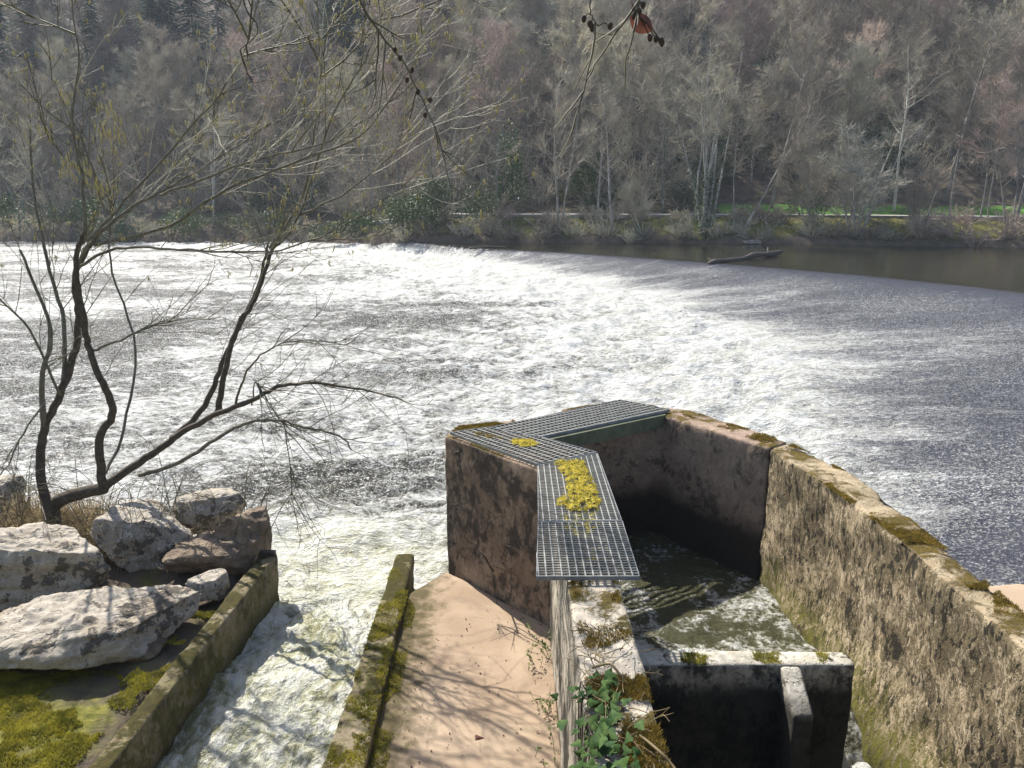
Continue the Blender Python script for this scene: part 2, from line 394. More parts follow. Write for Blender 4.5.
def build_ground():
    ys = np.concatenate([np.linspace(-25, 2, 28), np.linspace(2.2, 12, 70), np.linspace(13, 48, 24), np.linspace(49, 76, 110), np.linspace(77, 330, 110)])
    xs = np.concatenate([np.linspace(-260, -61, 50), np.linspace(-60, -11, 90), np.linspace(-10.8, -3, 70), np.linspace(-2.6, 60, 130), np.linspace(62, 260, 50)])
    X, Y = np.meshgrid(xs, ys)
    Z = ground_z(X, Y)
    d = Y - bank_y(X)
    green = np.interp(d, [-1, 0, 1.2, 4, 8, 14, 30], [0, .05, .42, .4, .35, .25, .12]) * (1 + .5 * fbm(X * .15, Y * .15, 2)) + .3 * sstep(-5, 20, X) * sstep(.5, 1.5, d) * sstep(5, 3, d)
    green = np.where(Y < 14, .32 + .4 * sstep(-3.3, -3.9, X) * sstep(6.6, 5.8, Y), green)
    meadow = sstep(16, 20, X) * sstep(4.9, 5.4, d) * sstep(12.5, 9, d) * (.85 + .5 * fbm(X * .4, Y * .8, 3))
    o = link('ground', grid_mesh('ground', X, Y, Z, {'green': green, 'meadow': meadow}), M['ground'])
    tag(o, 'wooded hillside, far river bank and near bank soil', 'ground', kind='structure')
build_ground()

# footpath along the far bank with its pale kerb
def build_path():
    mb = MB(); kb = MB()
    xs = np.linspace(-14, 48, 90)
    row = []; n = 0
    for x in xs:
        b = float(bank_y(x)); zz = 1.93 + float(water_level(x)) + .13
        mb.v += [(x, b + 4.3, zz), (x, b + 6.0, zz + .03)]
        kb.v += [(x, b + 4.12, zz - .3), (x, b + 4.12, zz + .015), (x, b + 4.3, zz + .015), (x, b + 4.3, zz - .3)]
    for i in range(len(xs) - 1):
        mb.f.append((2 * i, 2 * i + 2, 2 * i + 3, 2 * i + 1))
        a = 4 * i; b = a + 4
        for j in range(3): kb.f.append((a + j, b + j, b + j + 1, a + j + 1))
    o = mb.build('path', M['path']); tag(o, 'pale footpath running along the far bank', 'path', kind='structure')
    k = kb.build('path_kerb', M['stone'], smooth=False); tag(k, 'pale stone kerb edging the far footpath', 'kerb', kind='structure')
build_path()

# ------------------------------------------------------------------ river
CREST = np.array([(-14, 72), (-6, 61.5), (-5.3, 57.7), (3.3, 53.1), (11, 45.8), (17.4, 38.8), (21.4, 32.2), (22.5, 25), (19, 18), (13.5, 12.5), (8.5, 8.2), (6.2, 5.5), (3.6, 4)], float)
FOOT = np.array([(-22, 74), (-14, 68), (-9.4, 64.5), (-4.2, 56.2), (2.4, 43.3), (6.0, 35.3), (7.4, 29.9), (7.7, 23), (6.6, 18), (5.2, 13.6), (4.3, 10.5), (3.75, 8.3), (3.6, 6), (3.55, 4)], float)
def resample(P, n):
    s = np.concatenate([[0], np.cumsum(np.hypot(*np.diff(P, axis=0).T))]); t = np.linspace(0, s[-1], n)
    # smooth
    Q = np.stack([np.interp(t, s, P[:, 0]), np.interp(t, s, P[:, 1])], -1)
    for _ in range(6): Q[1:-1] = .25 * Q[:-2] + .5 * Q[1:-1] + .25 * Q[2:]
    return Q, t
FOOT_R, FOOT_S = resample(FOOT, 70); CREST_R, _ = resample(CREST, 70)
def dist_poly(x, y, P, S=None):
    best = np.full(x.shape, 1e9); bs = np.zeros(x.shape)
    for i in range(len(P) - 1):
        ax, ay = P[i]; dx, dy = P[i + 1] - P[i]; L2 = dx * dx + dy * dy
        t = np.clip(((x - ax) * dx + (y - ay) * dy) / L2, 0, 1)
        d = np.hypot(x - ax - t * dx, y - ay - t * dy)
        m = d < best; best = np.where(m, d, best)
        if S is not None: bs = np.where(m, S[i] + t * (S[i + 1] - S[i]), bs)
    return best, bs
def inside(x, y, poly):
    r = np.zeros(x.shape, bool); n = len(poly); j = n - 1
    for i in range(n):
        xi, yi = poly[i]; xj, yj = poly[j]
        c = ((yi > y) != (yj > y)) & (x < (xj - xi) * (y - yi) / (yj - yi + 1e-12) + xi)
        r ^= c; j = i
    return r

def build_river():
    na, nr = 760, 560
    A = np.linspace(R(-60), R(58), na); rr = np.geomspace(4.2, 130, nr)
    RR, AA = np.meshgrid(rr, A, indexing='ij')
    X = RR * np.sin(AA); Y = -1 + RR * np.cos(AA)
    dF, sF = dist_poly(X, Y, FOOT_R, FOOT_S); dC, _ = dist_poly(X, Y, CREST_R)
    face = inside(X, Y, np.concatenate([FOOT_R, CREST_R[::-1]]))
    up = inside(X, Y, np.concatenate([CREST_R, np.array([(3.6, -60), (400, -60), (400, 400), (-14, 400)])])) & ~face
    pool = ~(face | up)
    t = np.where(face, dF / (dF + dC + 1e-6), np.where(up, 1.0, 0.0))
    Z = 1.0 * np.where(t < .86, .80 * (t / .86) ** 1.05, .80 + .20 * (1 - ((1 - t) / .14) ** 1.6))
    lump = fbm(X * .7, Y * 1.0, 4) * .20 + ridged(X * 1.3, Y * 1.9, 3) * .06
    near = sstep(30, 0, dF) * pool
    amp = np.where(pool, .35 + .9 * near, 0) + np.where(face, 1.25 * np.exp(-dF / .9) + .22 * (1 - t) ** .6 * (1 - np.exp(-dF / .9)), 0)
    Z = Z + amp * lump
    # standing rolls at the toe of the weir and small riffles on the apron
    Z = Z + np.where(pool | face, .10 * np.exp(-(dF / 1.6) ** 2) * (1 + .8 * fbm(X * .8, Y * .8, 3)), 0)
    Z = Z + np.where(face, (.030 * ridged(sF * .55, t * 7, 3) + .085 * fbm(sF * .30, t * 2.2 + 2, 3)) * (1 - t) * sstep(0, .08, t), 0)
    Z = Z + np.where(up, .008 * fbm(X * 1.2, Y * 1.2, 2), 0)
    # foam cover, raised to stand for sun glitter as well
    big = fbm(X * .10 + 3, Y * .16, 3)
    fpool = .47 + .20 * np.exp(-(dF / 11.0) ** 2) + .36 * np.exp(-(dF / 4.0) ** 2) + .10 * sstep(26, 8, dF)
    fpool = fpool + .52 * big * sstep(2, 11, dF)
    for cx, cy, w, h, a in [(-5.0, 30.5, 4.2, 3.0, .30), (-3.0, 35, 7, 1.4, .2), (-2.6, 13.6, 2.2, 1.3, .34), (-4.3, 16.5, 2.2, 1.2, .22), (-7.5, 22, 5.0, 3, .04), (-1.6, 12.1, 1.0, .7, .15), (-9, 45, 8, 2, .06)]:
        fpool = fpool - 1.5 * a * np.exp(-((X - cx) / w) ** 2 - ((Y - cy) / h) ** 2)
    fpool = fpool + .22 * np.exp(-((X + 2.6) / 1.6) ** 2 - ((Y - 10.2) / 1.3) ** 2)
    streak = fbm(sF * .22, t * 1.2 + 5, 3)
    tl = np.clip(t + .16 * fbm(sF * .16 + 4, t * .8, 3), 0, 1)
    ff = .0 + .95 * (1 - tl) ** 3.4 + .42 * np.clip(streak + .1, 0, 1) * sstep(1.0, .8, t) + .34 * sstep(16, -2, X) * sstep(34, 44, Y) * sstep(1.0, .86, t) + .07 * sstep(1, .75, t)
    ff = ff + .34 * np.exp(-((X - 5.6) / .9) ** 2 - ((Y - 8.2) / .5) ** 2)
    foam = np.where(pool, fpool, np.where(face, ff, -1.0 + .2 * sstep(2, 0, dC)))
    sparkle_fleck = np.where(face, (.45 + .55 * np.clip(.5 + 1.2 * streak, 0, 1)) * sstep(1.0, .72, t), np.where(pool, 1.0, 0))
    rough = np.where(up, .05 + .15 * sstep(1.5, 0, dC), np.where(face, .2 + .8 * sstep(1, .84, t + .07 * fbm(sF * .5, t * 3, 3)), 1))
    me = grid_mesh('river_water', X, Y, Z, {'foam': foam, 'sparkle_fleck': sparkle_fleck, 'rough': rough, 'tint': np.exp(-((X + 2.4) / 1.8) ** 2 - ((Y - 9.4) / 2.6) ** 2), 'face': sstep(0, .12, t) * face, 'fs': sF, 'ft': dF})
    o = link('river_water', me, M['river']); tag(o, 'river pouring over a curved weir into white foam', 'river', kind='structure')
    return
M['river'] = mat_water('river_water', deep=(.022, .021, .013), aer_sky=(.046, .049, .064), rough=.11, wave=1.3, face=True, soft=1.5, stretch=(.6, 1, 1))
build_river()

def build_channel():
    y = np.linspace(1.5, 10.6, 420); x = np.linspace(-3.6, -1.3, 110)
    X, Y = np.meshgrid(x, y)
    Z = .10 + .035 * (8.9 - Y) - .34 * sstep(8.3, 10.2, Y)
    q = ridged(X * 1.7 + 3, Y * 1.3, 4)
    Z = Z + .115 * fbm(X * 1.6, Y * 1.1, 4) + .05 * q + .03 * ridged(X * 5, Y * 4, 3)
    mid = np.exp(-((X + 2.35) / .75) ** 2)
    foam = .62 + .26 * mid + .12 * fbm(X * 1.2, Y * .8, 2) - .3 * sstep(-2.75, -3.1, X)
    o = link('race_water', grid_mesh('race_water', X, Y, Z, {'foam': foam, 'tint': 1 - .25 * sstep(7, 10, Y)}), M['race'])
    tag(o, 'foaming water rushing down the narrow race', 'water', kind='structure')
M['race'] = mat_water('race_water', deep=(.17, .16, .075), foam1=(.68, .67, .60), foam2=(.40, .385, .20), fine=1.05, soft=1.3, stretch=(1, .5, 1))
build_channel()

def build_basin_water():
    y = np.linspace(3.6, 10.4, 330); x = np.linspace(.86, 3.5, 160)
    X, Y = np.meshgrid(x, y)
    Z = .60 + .05 * fbm(X * 1.9, Y * 1.9, 4)
    Z = Z + .05 * np.exp(-((X - 1.9) / .5) ** 2 - ((Y - 6.6) / .5) ** 2) * (1 + fbm(X * 4, Y * 4, 3))
    foam = .33 + .40 * np.exp(-((X - 2.0) / .75) ** 2 - ((Y - 6.5) / .55) ** 2) + .2 * np.exp(-((X - 1.3) / .35) ** 2 - ((Y - 6.9) / .8) ** 2)
    foam = foam + .16 * np.exp(-((X - 2.7) / .4) ** 2 - ((Y - 7.0) / 1.2) ** 2) + .5 * sstep(6.2, 5.6, Y) * sstep(2.75, 2.95, X)
    Z = Z - np.where(X > 2.80, .85 * sstep(6.3, 5.2, Y), .80 * sstep(5.78, 5.62, Y)) + .03 * fbm(X * 6, Y * 6, 3) * sstep(6.2, 5.6, Y)
    o = link('basin_water', grid_mesh('basin_water', X, Y, Z, {'foam': foam}), M['basin'])
    tag(o, 'dark swirling water inside the concrete basin', 'water', kind='structure')
    y = np.linspace(1.5, 5.62, 120); x = np.linspace(.75, 3.5, 100)
    X, Y = np.meshgrid(x, y)
    Z = -.22 + .03 * fbm(X * 2, Y * 2, 4)
    foam = .1 + .6 * np.exp(-((X - 2.95) / .22) ** 2)
    o = link('chamber_water', grid_mesh('chamber_water', X, Y, Z, {'foam': foam}), M['basin'])
    tag(o, 'shaded water in the chamber in front of the baffle', 'water', kind='structure')
M['basin'] = mat_water('basin_water', deep=(.080, .078, .040), foam2=(.42, .39, .25), fine=1.15, wave=1.6, soft=.9)
build_basin_water()

# ------------------------------------------------------------------ concrete structure
def rough_prism(name, poly, z0, z1, mat, parent=None, res=.09, amp=.012, bev=.03, top=None):
    """solid with footprint poly (counter-clockwise), bevelled, gridded and roughened"""
    bm = bmesh.new()
    vs = [bm.verts.new((p[0], p[1], z0)) for p in poly]
    f = bm.faces.new(vs)
    r = bmesh.ops.extrude_face_region(bm, geom=[f])
    up = [g for g in r['geom'] if isinstance(g, bmesh.types.BMVert)]
    for i, v in enumerate(up):
        v.co.z = z1
    if top:
        for v in up: v.co.z = top(v.co.x, v.co.y)
    bmesh.ops.recalc_face_normals(bm, faces=bm.faces)
    bmesh.ops.bevel(bm, geom=[e for e in bm.edges], offset=bev, segments=2, affect='EDGES', profile=.6)
    co = np.array([v.co for v in bm.verts]); lo = co.min(0); hi = co.max(0)
    for ax in range(3):
        nrm = [0, 0, 0]; nrm[ax] = 1
        k = int((hi[ax] - lo[ax]) / res)
        for j in range(1, k + 1):
            q = [0, 0, 0]; q[ax] = lo[ax] + (hi[ax] - lo[ax]) * j / (k + 1)
            bmesh.ops.bisect_plane(bm, geom=bm.verts[:] + bm.edges[:] + bm.faces[:], plane_co=q, plane_no=nrm, dist=1e-5)
    bm.normal_update()
    for v in bm.verts:
        p = v.co
        a = mnoise.fractal(p * 2.3, 1.0, 2.0, 5) * 1.2 + mnoise.fractal(p * 11, .8, 2.0, 3) * .45
        v.co = p + v.normal * (a * amp)
    me = bpy.data.meshes.new(name); bm.to_mesh(me); bm.free()
    return link(name, me, mat, parent)

basin = empty('concrete_basin', (1.8, 7.0, 0), 'weathered open concrete fish pass basin standing in the river beside the ramp', 'basin')
def wpart(o, label=None):
    o.parent = basin
    o.matrix_parent_inverse = Matrix.Translation((-1.8, -7.0, 0))
    if label: o['label'] = label
    return o
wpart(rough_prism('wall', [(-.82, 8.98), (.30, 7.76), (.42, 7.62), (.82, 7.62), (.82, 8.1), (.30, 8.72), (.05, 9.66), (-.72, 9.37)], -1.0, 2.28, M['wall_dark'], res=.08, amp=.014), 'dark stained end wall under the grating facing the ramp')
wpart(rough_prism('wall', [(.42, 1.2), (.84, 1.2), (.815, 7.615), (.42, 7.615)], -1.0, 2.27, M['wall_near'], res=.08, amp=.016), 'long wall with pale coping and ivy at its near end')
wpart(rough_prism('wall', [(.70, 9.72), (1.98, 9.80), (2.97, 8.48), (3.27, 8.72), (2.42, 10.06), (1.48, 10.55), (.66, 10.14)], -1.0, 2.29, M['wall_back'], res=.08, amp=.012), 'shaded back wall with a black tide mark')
def sidewall():
    bm_poly = [(2.972, 8.47), (3.06, 8.0), (3.22, 7.2), (3.29, 6.05), (3.31, 4.4), (3.33, 1.2), (3.62, 1.2), (3.60, 4.4), (3.60, 7.4), (3.275, 8.715)]
    o = rough_prism('wall', bm_poly, -1.0, 2.30, M['wall_rough'], res=.07, amp=.03, bev=.045)
    # the base batters inward towards the water
    me = o.data
    co = np.empty(len(me.vertices) * 3, 'f'); me.vertices.foreach_get('co', co); co = co.reshape(-1, 3)
    inn = co[:, 0] < 3.40
    co[:, 0] -= np.where(inn, .16 * sstep(1.3, .2, co[:, 2]) * sstep(8.3, 7.4, co[:, 1]), 0)
    me.vertices.foreach_set('co', co.ravel()); me.update()
    return o
wpart(sidewall(), 'long sunlit side wall with flaking pocked render and mossy coping')
wpart(rough_prism('baffle', [(.80, 5.6), (2.83, 5.6), (2.83, 5.8), (.80, 5.8)], -1.0, 1.40, M['baffle'], res=.07, amp=.012), None)
wpart(rough_prism('buttress', [(2.20, 5.22), (2.37, 5.22), (2.37, 5.605), (2.20, 5.605)], -1.0, 1.392, M['baffle'], res=.07, amp=.010, top=lambda x, y: 1.39 - (5.6 - y) * .5))

ramp = rough_prism('concrete_ramp', [(-1.36, 1.2), (.425, 1.2), (.425, 7.62), (.29, 7.78), (-.83, 8.92), (-1.30, 8.25)], -1.0, .5, M['ramp'], res=.10, amp=.010, bev=.02)
tag(ramp, 'sandy pink concrete ramp between the race and the basin', 'ramp', kind='structure')

gw = rough_prism('kerb_wall', [(-1.62, 1.2), (-1.14, 1.2), (-1.275, 9.2), (-1.50, 9.2)], -1.0, .60, M['kerb'], res=.09, amp=.018, bev=.03)
tag(gw, 'low mossy kerb wall along the left edge of the pink ramp', 'wall')
hw = rough_prism('kerb_wall', [(-3.55, 1.2), (-3.40, 1.2), (-2.92, 8.80), (-3.12, 8.80)], -1.0, .80, M['kerb'], res=.09, amp=.02, bev=.03)
tag(hw, 'dark algae covered kerb wall below the white boulders', 'wall')

# sandy concrete abutment behind the side wall
ab = rough_prism('weir_abutment', [(3.63, 1.0), (9.0, 1.0), (7.6, 6.6), (5.0, 6.95), (3.63, 6.75)], -1.0, 1.42, M['ramp'], res=.16, amp=.02, bev=.04)
tag(ab, 'sandy concrete weir abutment at the right edge behind the long side wall', 'abutment', kind='structure')

# small black iron stub on the end of the kerb wall and a bracket on the end wall
mb = MB(); c = Vector((-3.02, 8.74, .83))
mb.box(c, (.10, 0, 0), (0, .035, 0), (0, 0, .035)); mb.tube([c + Vector((.09, 0, 0)), c + Vector((.10, -.02, -.14))], .016, 6)
tag(mb.build('iron_stub', M['iron'], smooth=False), 'small black iron fitting on the far end of the algae covered kerb wall', 'fitting')
mb = MB()
a0 = at_y(462, 452, 8.83); pts = [a0 + Vector((-.10, .02, -.04)), a0 + Vector((-.06, -.05, .02)), a0 + Vector((.0, -.07, .03)), a0 + Vector((.05, -.04, .0)), a0 + Vector((.05, -.04, -.16))]
mb.tube(pts, .011, 6)
tag(mb.build('hook', M['iron']), 'thin bent iron hook on the dark end wall below the grating', 'hook')

# support beam under the walkway across the outlet
mb = MB()
p0 = Vector((.36, 8.70, 2.22)); p1 = Vector((2.03, 9.80, 2.22)); dv = (p1 - p0); dn = dv.normalized(); sd = Vector((-dn.y, dn.x, 0))
mid = (p0 + p1) / 2
mb.box(mid, dv / 2, sd * .006, (0, 0, .085)); mb.box(mid + sd * .04 + Vector((0, 0, .079)), dv / 2, sd * .034, (0, 0, .006)); mb.box(mid + sd * .04 - Vector((0, 0, .079)), dv / 2, sd * .034, (0, 0, .006))
tag(mb.build('support_beam', M['beam'], smooth=False), 'greenish steel channel beam carrying the grating across the basin outlet', 'beam')

# ------------------------------------------------------------------ steel gratings
def clip_line(poly, p, d):
    t0, t1 = -1e9, 1e9; n = len(poly)
    for i in range(n):
        a = Vector(poly[i]); b = Vector(poly[(i + 1) % n]); e = b - a; nn = Vector((-e.y, e.x))   # inside for CCW
        den = nn.dot(d); num = nn.dot(a - p)
        if abs(den) < 1e-9:
            if num > 0: return None
        elif den > 0: t0 = max(t0, num / den)
        else: t1 = min(t1, num / den)
    return (t0, t1) if t1 - t0 > .01 else None
def grating(poly, z, bar_dir, pitch, cross_pitch, label, depth=.03, mat='steel', th=.0035):
    poly = [(p[0], p[1]) for p in poly]
    area = sum(poly[i][0] * poly[(i + 1) % len(poly)][1] - poly[(i + 1) % len(poly)][0] * poly[i][1] for i in range(len(poly)))
    if area < 0: poly = poly[::-1]
    cx = sum(p[0] for p in poly) / len(poly); cy = sum(p[1] for p in poly) / len(poly)
    root = empty('grating_panel', (cx, cy, z), label, 'grating', 'steel grating panels on the basin walls')
    loc = [(p[0] - cx, p[1] - cy) for p in poly]
    fr = MB(); bars = MB(); cr = MB()
    for i in range(len(loc)):
        a = Vector((*loc[i], 0)); b = Vector((*loc[(i + 1) % len(loc)], 0)); e = b - a; d = e.normalized(); s = Vector((-d.y, d.x, 0)) * .003
        fr.box((a + b) / 2 - Vector((0, 0, depth / 2 - .001)) + s, e / 2, s, (0, 0, depth / 2 + .002))
    d = Vector(bar_dir).normalized(); nrm = Vector((-d.y, d.x))
    for (dd, nn, pt, mbx, w, zt, dp) in ((d, nrm, pitch, bars, th, 0, depth), (nrm, d, cross_pitch, cr, .0032, -.001, .012)):
        k0 = int(-3 / pt); 
        for k in range(k0, -k0):
            cl = clip_line(loc, nn * (k * pt + .5 * pt), dd)
            if not cl: continue
            a = nn * (k * pt + .5 * pt) + dd * cl[0]; b = nn * (k * pt + .5 * pt) + dd * cl[1]
            a = Vector((a.x, a.y, zt - dp / 2)); b = Vector((b.x, b.y, zt - dp / 2))
            mbx.box((a + b) / 2, (b - a) / 2 * .998, Vector((nn.x, nn.y, 0)) * w, (0, 0, dp / 2))
    fr.build('frame', M['steel_dark'], root, False)
    bars.build('bars', M[mat], root, False); cr.build('cross_rods', M[mat], root, False)
    return root
GZ = 2.335
g1 = [at(450, 432, GZ), at(537, 464, GZ), at(597, 452, GZ), at(541, 436.5, GZ), at(488, 427, GZ)]
grating(g1, GZ, (.68, -.74), .085, .060, 'dull grating panel with a little moss on top of the dark end wall', mat='steel', th=.006)
g2 = [(-.29, 9.12), (.33, 8.755), (2.11, 9.92), (1.51, 10.42)]
grating(g2, GZ + .004, (.83, .55), .090, .062, 'grey grating panel bridging the basin outlet out to the back wall', mat='steel', th=.007)
g3 = [at(537.5, 465.2, GZ), at(538, 521.6, GZ), at(622, 520, GZ), at(597.6, 453.2, GZ)]
grating(g3, GZ, (0, 1), .060, .040, 'pale grating panel carrying the big yellow moss cushion', th=.0045)
g4 = [at(538, 522.6, GZ), at(536, 577, GZ), at(640, 577, GZ), at(622.5, 521, GZ)]
grating(g4, GZ + .003, (0, 1), .060, .042, 'nearest pale grating panel with thin moss in its bars', th=.005)

# ------------------------------------------------------------------ moss cushions
rng = random.Random(11)
def blades(mb, p, n, rad, h, w):
    for _ in range(n):
        a = rng.random() * 6.28; r = rad * math.sqrt(rng.random())
        q = Vector((p.x + r * math.cos(a), p.y + r * math.sin(a), p.z))
        b = rng.random() * 6.28; d = Vector((math.cos(b), math.sin(b), 0)) * w
        tip = q + Vector((rng.uniform(-1, 1) * h * .6, rng.uniform(-1, 1) * h * .6, h * rng.uniform(.5, 1.1)))
        mb.add([q - d, q + d, tip], [(0, 1, 2)])
def cushion(name, pix, z, label, mat, hgt=.04, dens=1.0, res=.012, hole=.0):
    """a moss cushion whose outline is given by photo points lying at height z"""
    P = [at(x, y, z) for x, y in pix]
    cx = sum(p.x for p in P) / len(P); cy = sum(p.y for p in P) / len(P)
    poly = np.array([(p.x - cx, p.y - cy) for p in P])
    lo = poly.min(0) - .03; hi = poly.max(0) + .03
    xs = np.arange(lo[0], hi[0], res); ys = np.arange(lo[1], hi[1], res)
    X, Y = np.meshgrid(xs, ys)
    jx = X + .03 * fbm((X + cx) * 14, (Y + cy) * 14, 3); jy = Y + .03 * fbm((X + cx) * 14 + 9, (Y + cy) * 14, 3)
    ins = inside(jx, jy, poly)
    d, _ = dist_poly(jx, jy, np.concatenate([poly, poly[:1]]))
    prof = np.where(ins, np.sqrt(np.clip(d / .07, 0, 1)), 0)
    nz = fbm((X + cx) * 26, (Y + cy) * 26, 3)
    if hole > 0: prof = prof * (fbm((X + cx) * 16 + 40, (Y + cy) * 16, 3) > (hole - .5) * .6)
    Z = prof * hgt * (.75 + .55 * nz + .35 * fbm((X + cx) * 9, (Y + cy) * 9, 2)) - .004
    idx = -np.ones(X.shape, int); mb = MB()
    for i in range(X.shape[0]):
        for j in range(X.shape[1]):
            if prof[i, j] > .02: idx[i, j] = len(mb.v); mb.v.append((X[i, j], Y[i, j], Z[i, j]))
    for i in range(X.shape[0] - 1):
        for j in range(X.shape[1] - 1):
            q = (idx[i, j], idx[i, j + 1], idx[i + 1, j + 1], idx[i + 1, j])
            if min(q) >= 0: mb.f.append(q)
    for v in list(mb.v):
        if rng.random() < dens: blades(mb, Vector(v), 2, res, .012 + .012 * rng.random(), .0035)
    o = mb.build(name, M[mat]); o.location = (cx, cy, z)
    return tag(o, label, 'moss')
cushion('moss_cushion', [(554, 462), (584, 461), (588, 471), (594, 480), (596, 489), (601, 502), (598, 511), (572, 512), (556, 505), (557, 499), (566, 497), (565, 489), (567, 484), (561, 473)], GZ + .002, 'big yellow moss cushion on the pale grating panel', 'moss', .05, 1.0, hole=.12)
cushion('moss_cushion', [(560, 514), (598, 513), (600, 535), (575, 540), (561, 528)], GZ - .012, 'thin broken yellow moss in the bars just below the big cushion', 'moss', .016, .5, hole=.5)
cushion('moss_cushion', [(578, 549), (600, 548), (606, 566), (580, 568)], GZ - .012, 'faint dry moss in the bars at the near end of the nearest grating', 'moss_brown', .012, .4, hole=.6)
cushion('moss_cushion', [(512, 439), (532, 440), (540, 445), (524, 447), (511, 444)], GZ + .002, 'small golden moss tuft on the dull grating over the end wall', 'moss', .03, 1.0)
cushion('moss_cushion', [(470, 431), (492, 434), (505, 439), (490, 439), (474, 435)], GZ - .006, 'thin moss streak at the corner of the dull grating', 'moss_brown', .02, .7, hole=.35)

# moss growing on the wall tops, kerbs and bank: uncountable
def moss_stuff():
    mb = MB()
    def area(poly, z, n, h, th, sc_=3.0, w=.004, zf=None):
        xs = [p[0] for p in poly]; ys = [p[1] for p in poly]; pn = np.array(poly)
        k = 0
        N = n * 6
        x = np.array([rng.uniform(min(xs), max(xs)) for _ in range(N)]); y = np.array([rng.uniform(min(ys), max(ys)) for _ in range(N)])
        ok = inside(x, y, pn) & (fbm(x * sc_, y * sc_, 4) > th)
        for xx, yy in zip(x[ok][:n], y[ok][:n]):
            zz = z if zf is None else zf(xx, yy)
            blades(mb, Vector((xx, yy, zz)), 3, .014, h, w)
    return mb, area
mb, area = moss_stuff()
area([(3.02, 8.3), (3.30, 6.05), (3.33, 3.4), (3.60, 3.4), (3.60, 7.4), (3.28, 8.6)], 2.305, 8000, .016, .10, 1.7)
area([(.45, 4.3), (.80, 4.3), (.80, 7.5), (.45, 7.5)], 2.275, 2600, .024, .12, 2.6)
area([(.45, 2.5), (.82, 2.5), (.82, 4.2), (.45, 4.2)], 2.275, 4500, .03, -.1, 3)
area([(-.78, 9.0), (-.70, 9.33), (.03, 9.6), (0, 9.3), (-.5, 9.1)], 2.285, 2500, .024, -.15, 3)
area([(.72, 10.05), (1.5, 10.5), (2.0, 10.2), (1.5, 10.2)], 2.295, 2500, .024, -.15, 3)
area([(2.2, 9.9), (2.5, 9.85), (3.2, 8.8), (2.99, 8.6)], 2.295, 1500, .022, .05, 3)
o = mb.build('moss', M['moss_brown']); tag(o, 'golden brown moss growing along the basin wall tops', 'moss', kind='stuff')
mb, area = moss_stuff()
area([(.85, 5.62), (2.8, 5.62), (2.8, 5.78), (.85, 5.78)], 1.40, 900, .02, .22, 3)
area([(-1.58, 3.4), (-.98, 3.4), (-1.12, 8.0), (-1.5, 9.0)], .655, 9000, .02, -.05, 1.6, zf=lambda x, y: .60 if x < -1.22 else .505)
area([(-5.4, 4.6), (-3.62, 4.6), (-3.45, 6.2), (-3.9, 6.7), (-5.6, 6.4)], .7, 15000, .03, -.08, 1.4, w=.005, zf=lambda x, y: float(ground_z(x, y)) + .0)
area([(-3.75, 5.6), (-3.3, 5.6), (-3.15, 7.6), (-3.5, 7.6)], .7, 1500, .03, .12, 1.8, w=.005, zf=lambda x, y: float(max(ground_z(x, y), .7)))
o = mb.build('moss', M['moss_green']); tag(o, 'olive green moss carpeting the left bank, kerbs and baffle top', 'moss', kind='stuff')

# ------------------------------------------------------------------ boulders
def boulder(loc, size, seed, label, mat='boulder', rot=0, tilt=(0, 0), cuts=11, sub=6, amp=.085):
    r = random.Random(seed)
    bm = bmesh.new(); bmesh.ops.create_icosphere(bm, subdivisions=sub, radius=1.0)
    planes = []
    for _ in range(cuts):
        d = Vector((r.gauss(0, 1), r.gauss(0, 1), r.gauss(0, .8))).normalized(); planes.append((d, r.uniform(.52, .82)))
    planes += [(Vector((0, 0, 1)), .62), (Vector((0, 0, -1)), .6)]
    off = Vector((seed * 3.1, seed * 1.7, 0))
    for v in bm.verts:
        p = v.co.copy()
        for d, k in planes:
            e = p.dot(d) - k
            if e > 0: p -= d * e * .93
        p = Vector((p.x * size[0], p.y * size[1], p.z * size[2]))
        s = sum(size) / 3
        q = (p / s) * 1.3 + off
        p += v.co * s * (mnoise.fractal(q, .9, 2.1, 6) * amp + mnoise.fractal(q * 4.3, .8, 2.1, 4) * amp * .35)
        p += v.co * s * (.045 * (abs(mnoise.fractal(q * 1.6 + Vector((5, 1, 2)), 1.0, 2.1, 4)) - .25) + .010 * mnoise.fractal(q * 11, .9, 2.1, 3) + .012 * math.sin(p.z * 26 / s + 4 * mnoise.noise(q)))
        v.co = p
    me = bpy.data.meshes.new('boulder'); bm.to_mesh(me); bm.free()
    o = link('boulder', me, M[mat]); o.location = loc; o.rotation_euler = (tilt[0], tilt[1], rot)
    return tag(o, label, 'boulder', 'boulders on the left bank')
boulder((-5.35, 7.95, 1.0), (1.05, .62, .68), 3, 'big white boulder with dark lichen at the left edge of the photo', rot=.1, tilt=(0, .12))
boulder((-4.35, 7.15, .80), (1.15, .72, .42), 8, 'broad flat pale slab of rock with a cracked sunlit top', rot=.45, tilt=(.06, -.05), cuts=9)
boulder((-4.75, 9.05, .88), (.76, .54, .56), 14, 'lichen spotted boulder behind the slab and right of the trunk', rot=-.2)
boulder((-3.72, 8.8, .80), (.62, .45, .36), 21, 'brown boulder with a shadowed hollow beneath it', mat='boulder_brown', rot=.2, tilt=(0, .1))
boulder((-3.35, 8.95, .98), (.40, .38, .46), 27, 'squarish tan boulder nearest the end of the kerb wall', mat='boulder_brown', rot=.3)
boulder((-3.42, 7.95, .82), (.30, .24, .20), 33, 'small blue white stone between the slab and the kerb wall', rot=.5, sub=4)
boulder((-4.15, 9.65, .95), (.6, .38, .42), 41, 'grey boulder furthest out at the water edge', rot=.1)
boulder((-7.35, 9.75, .95), (.8, .55, .5), 47, 'half hidden boulder under dry grass behind the tree trunk', rot=.7)
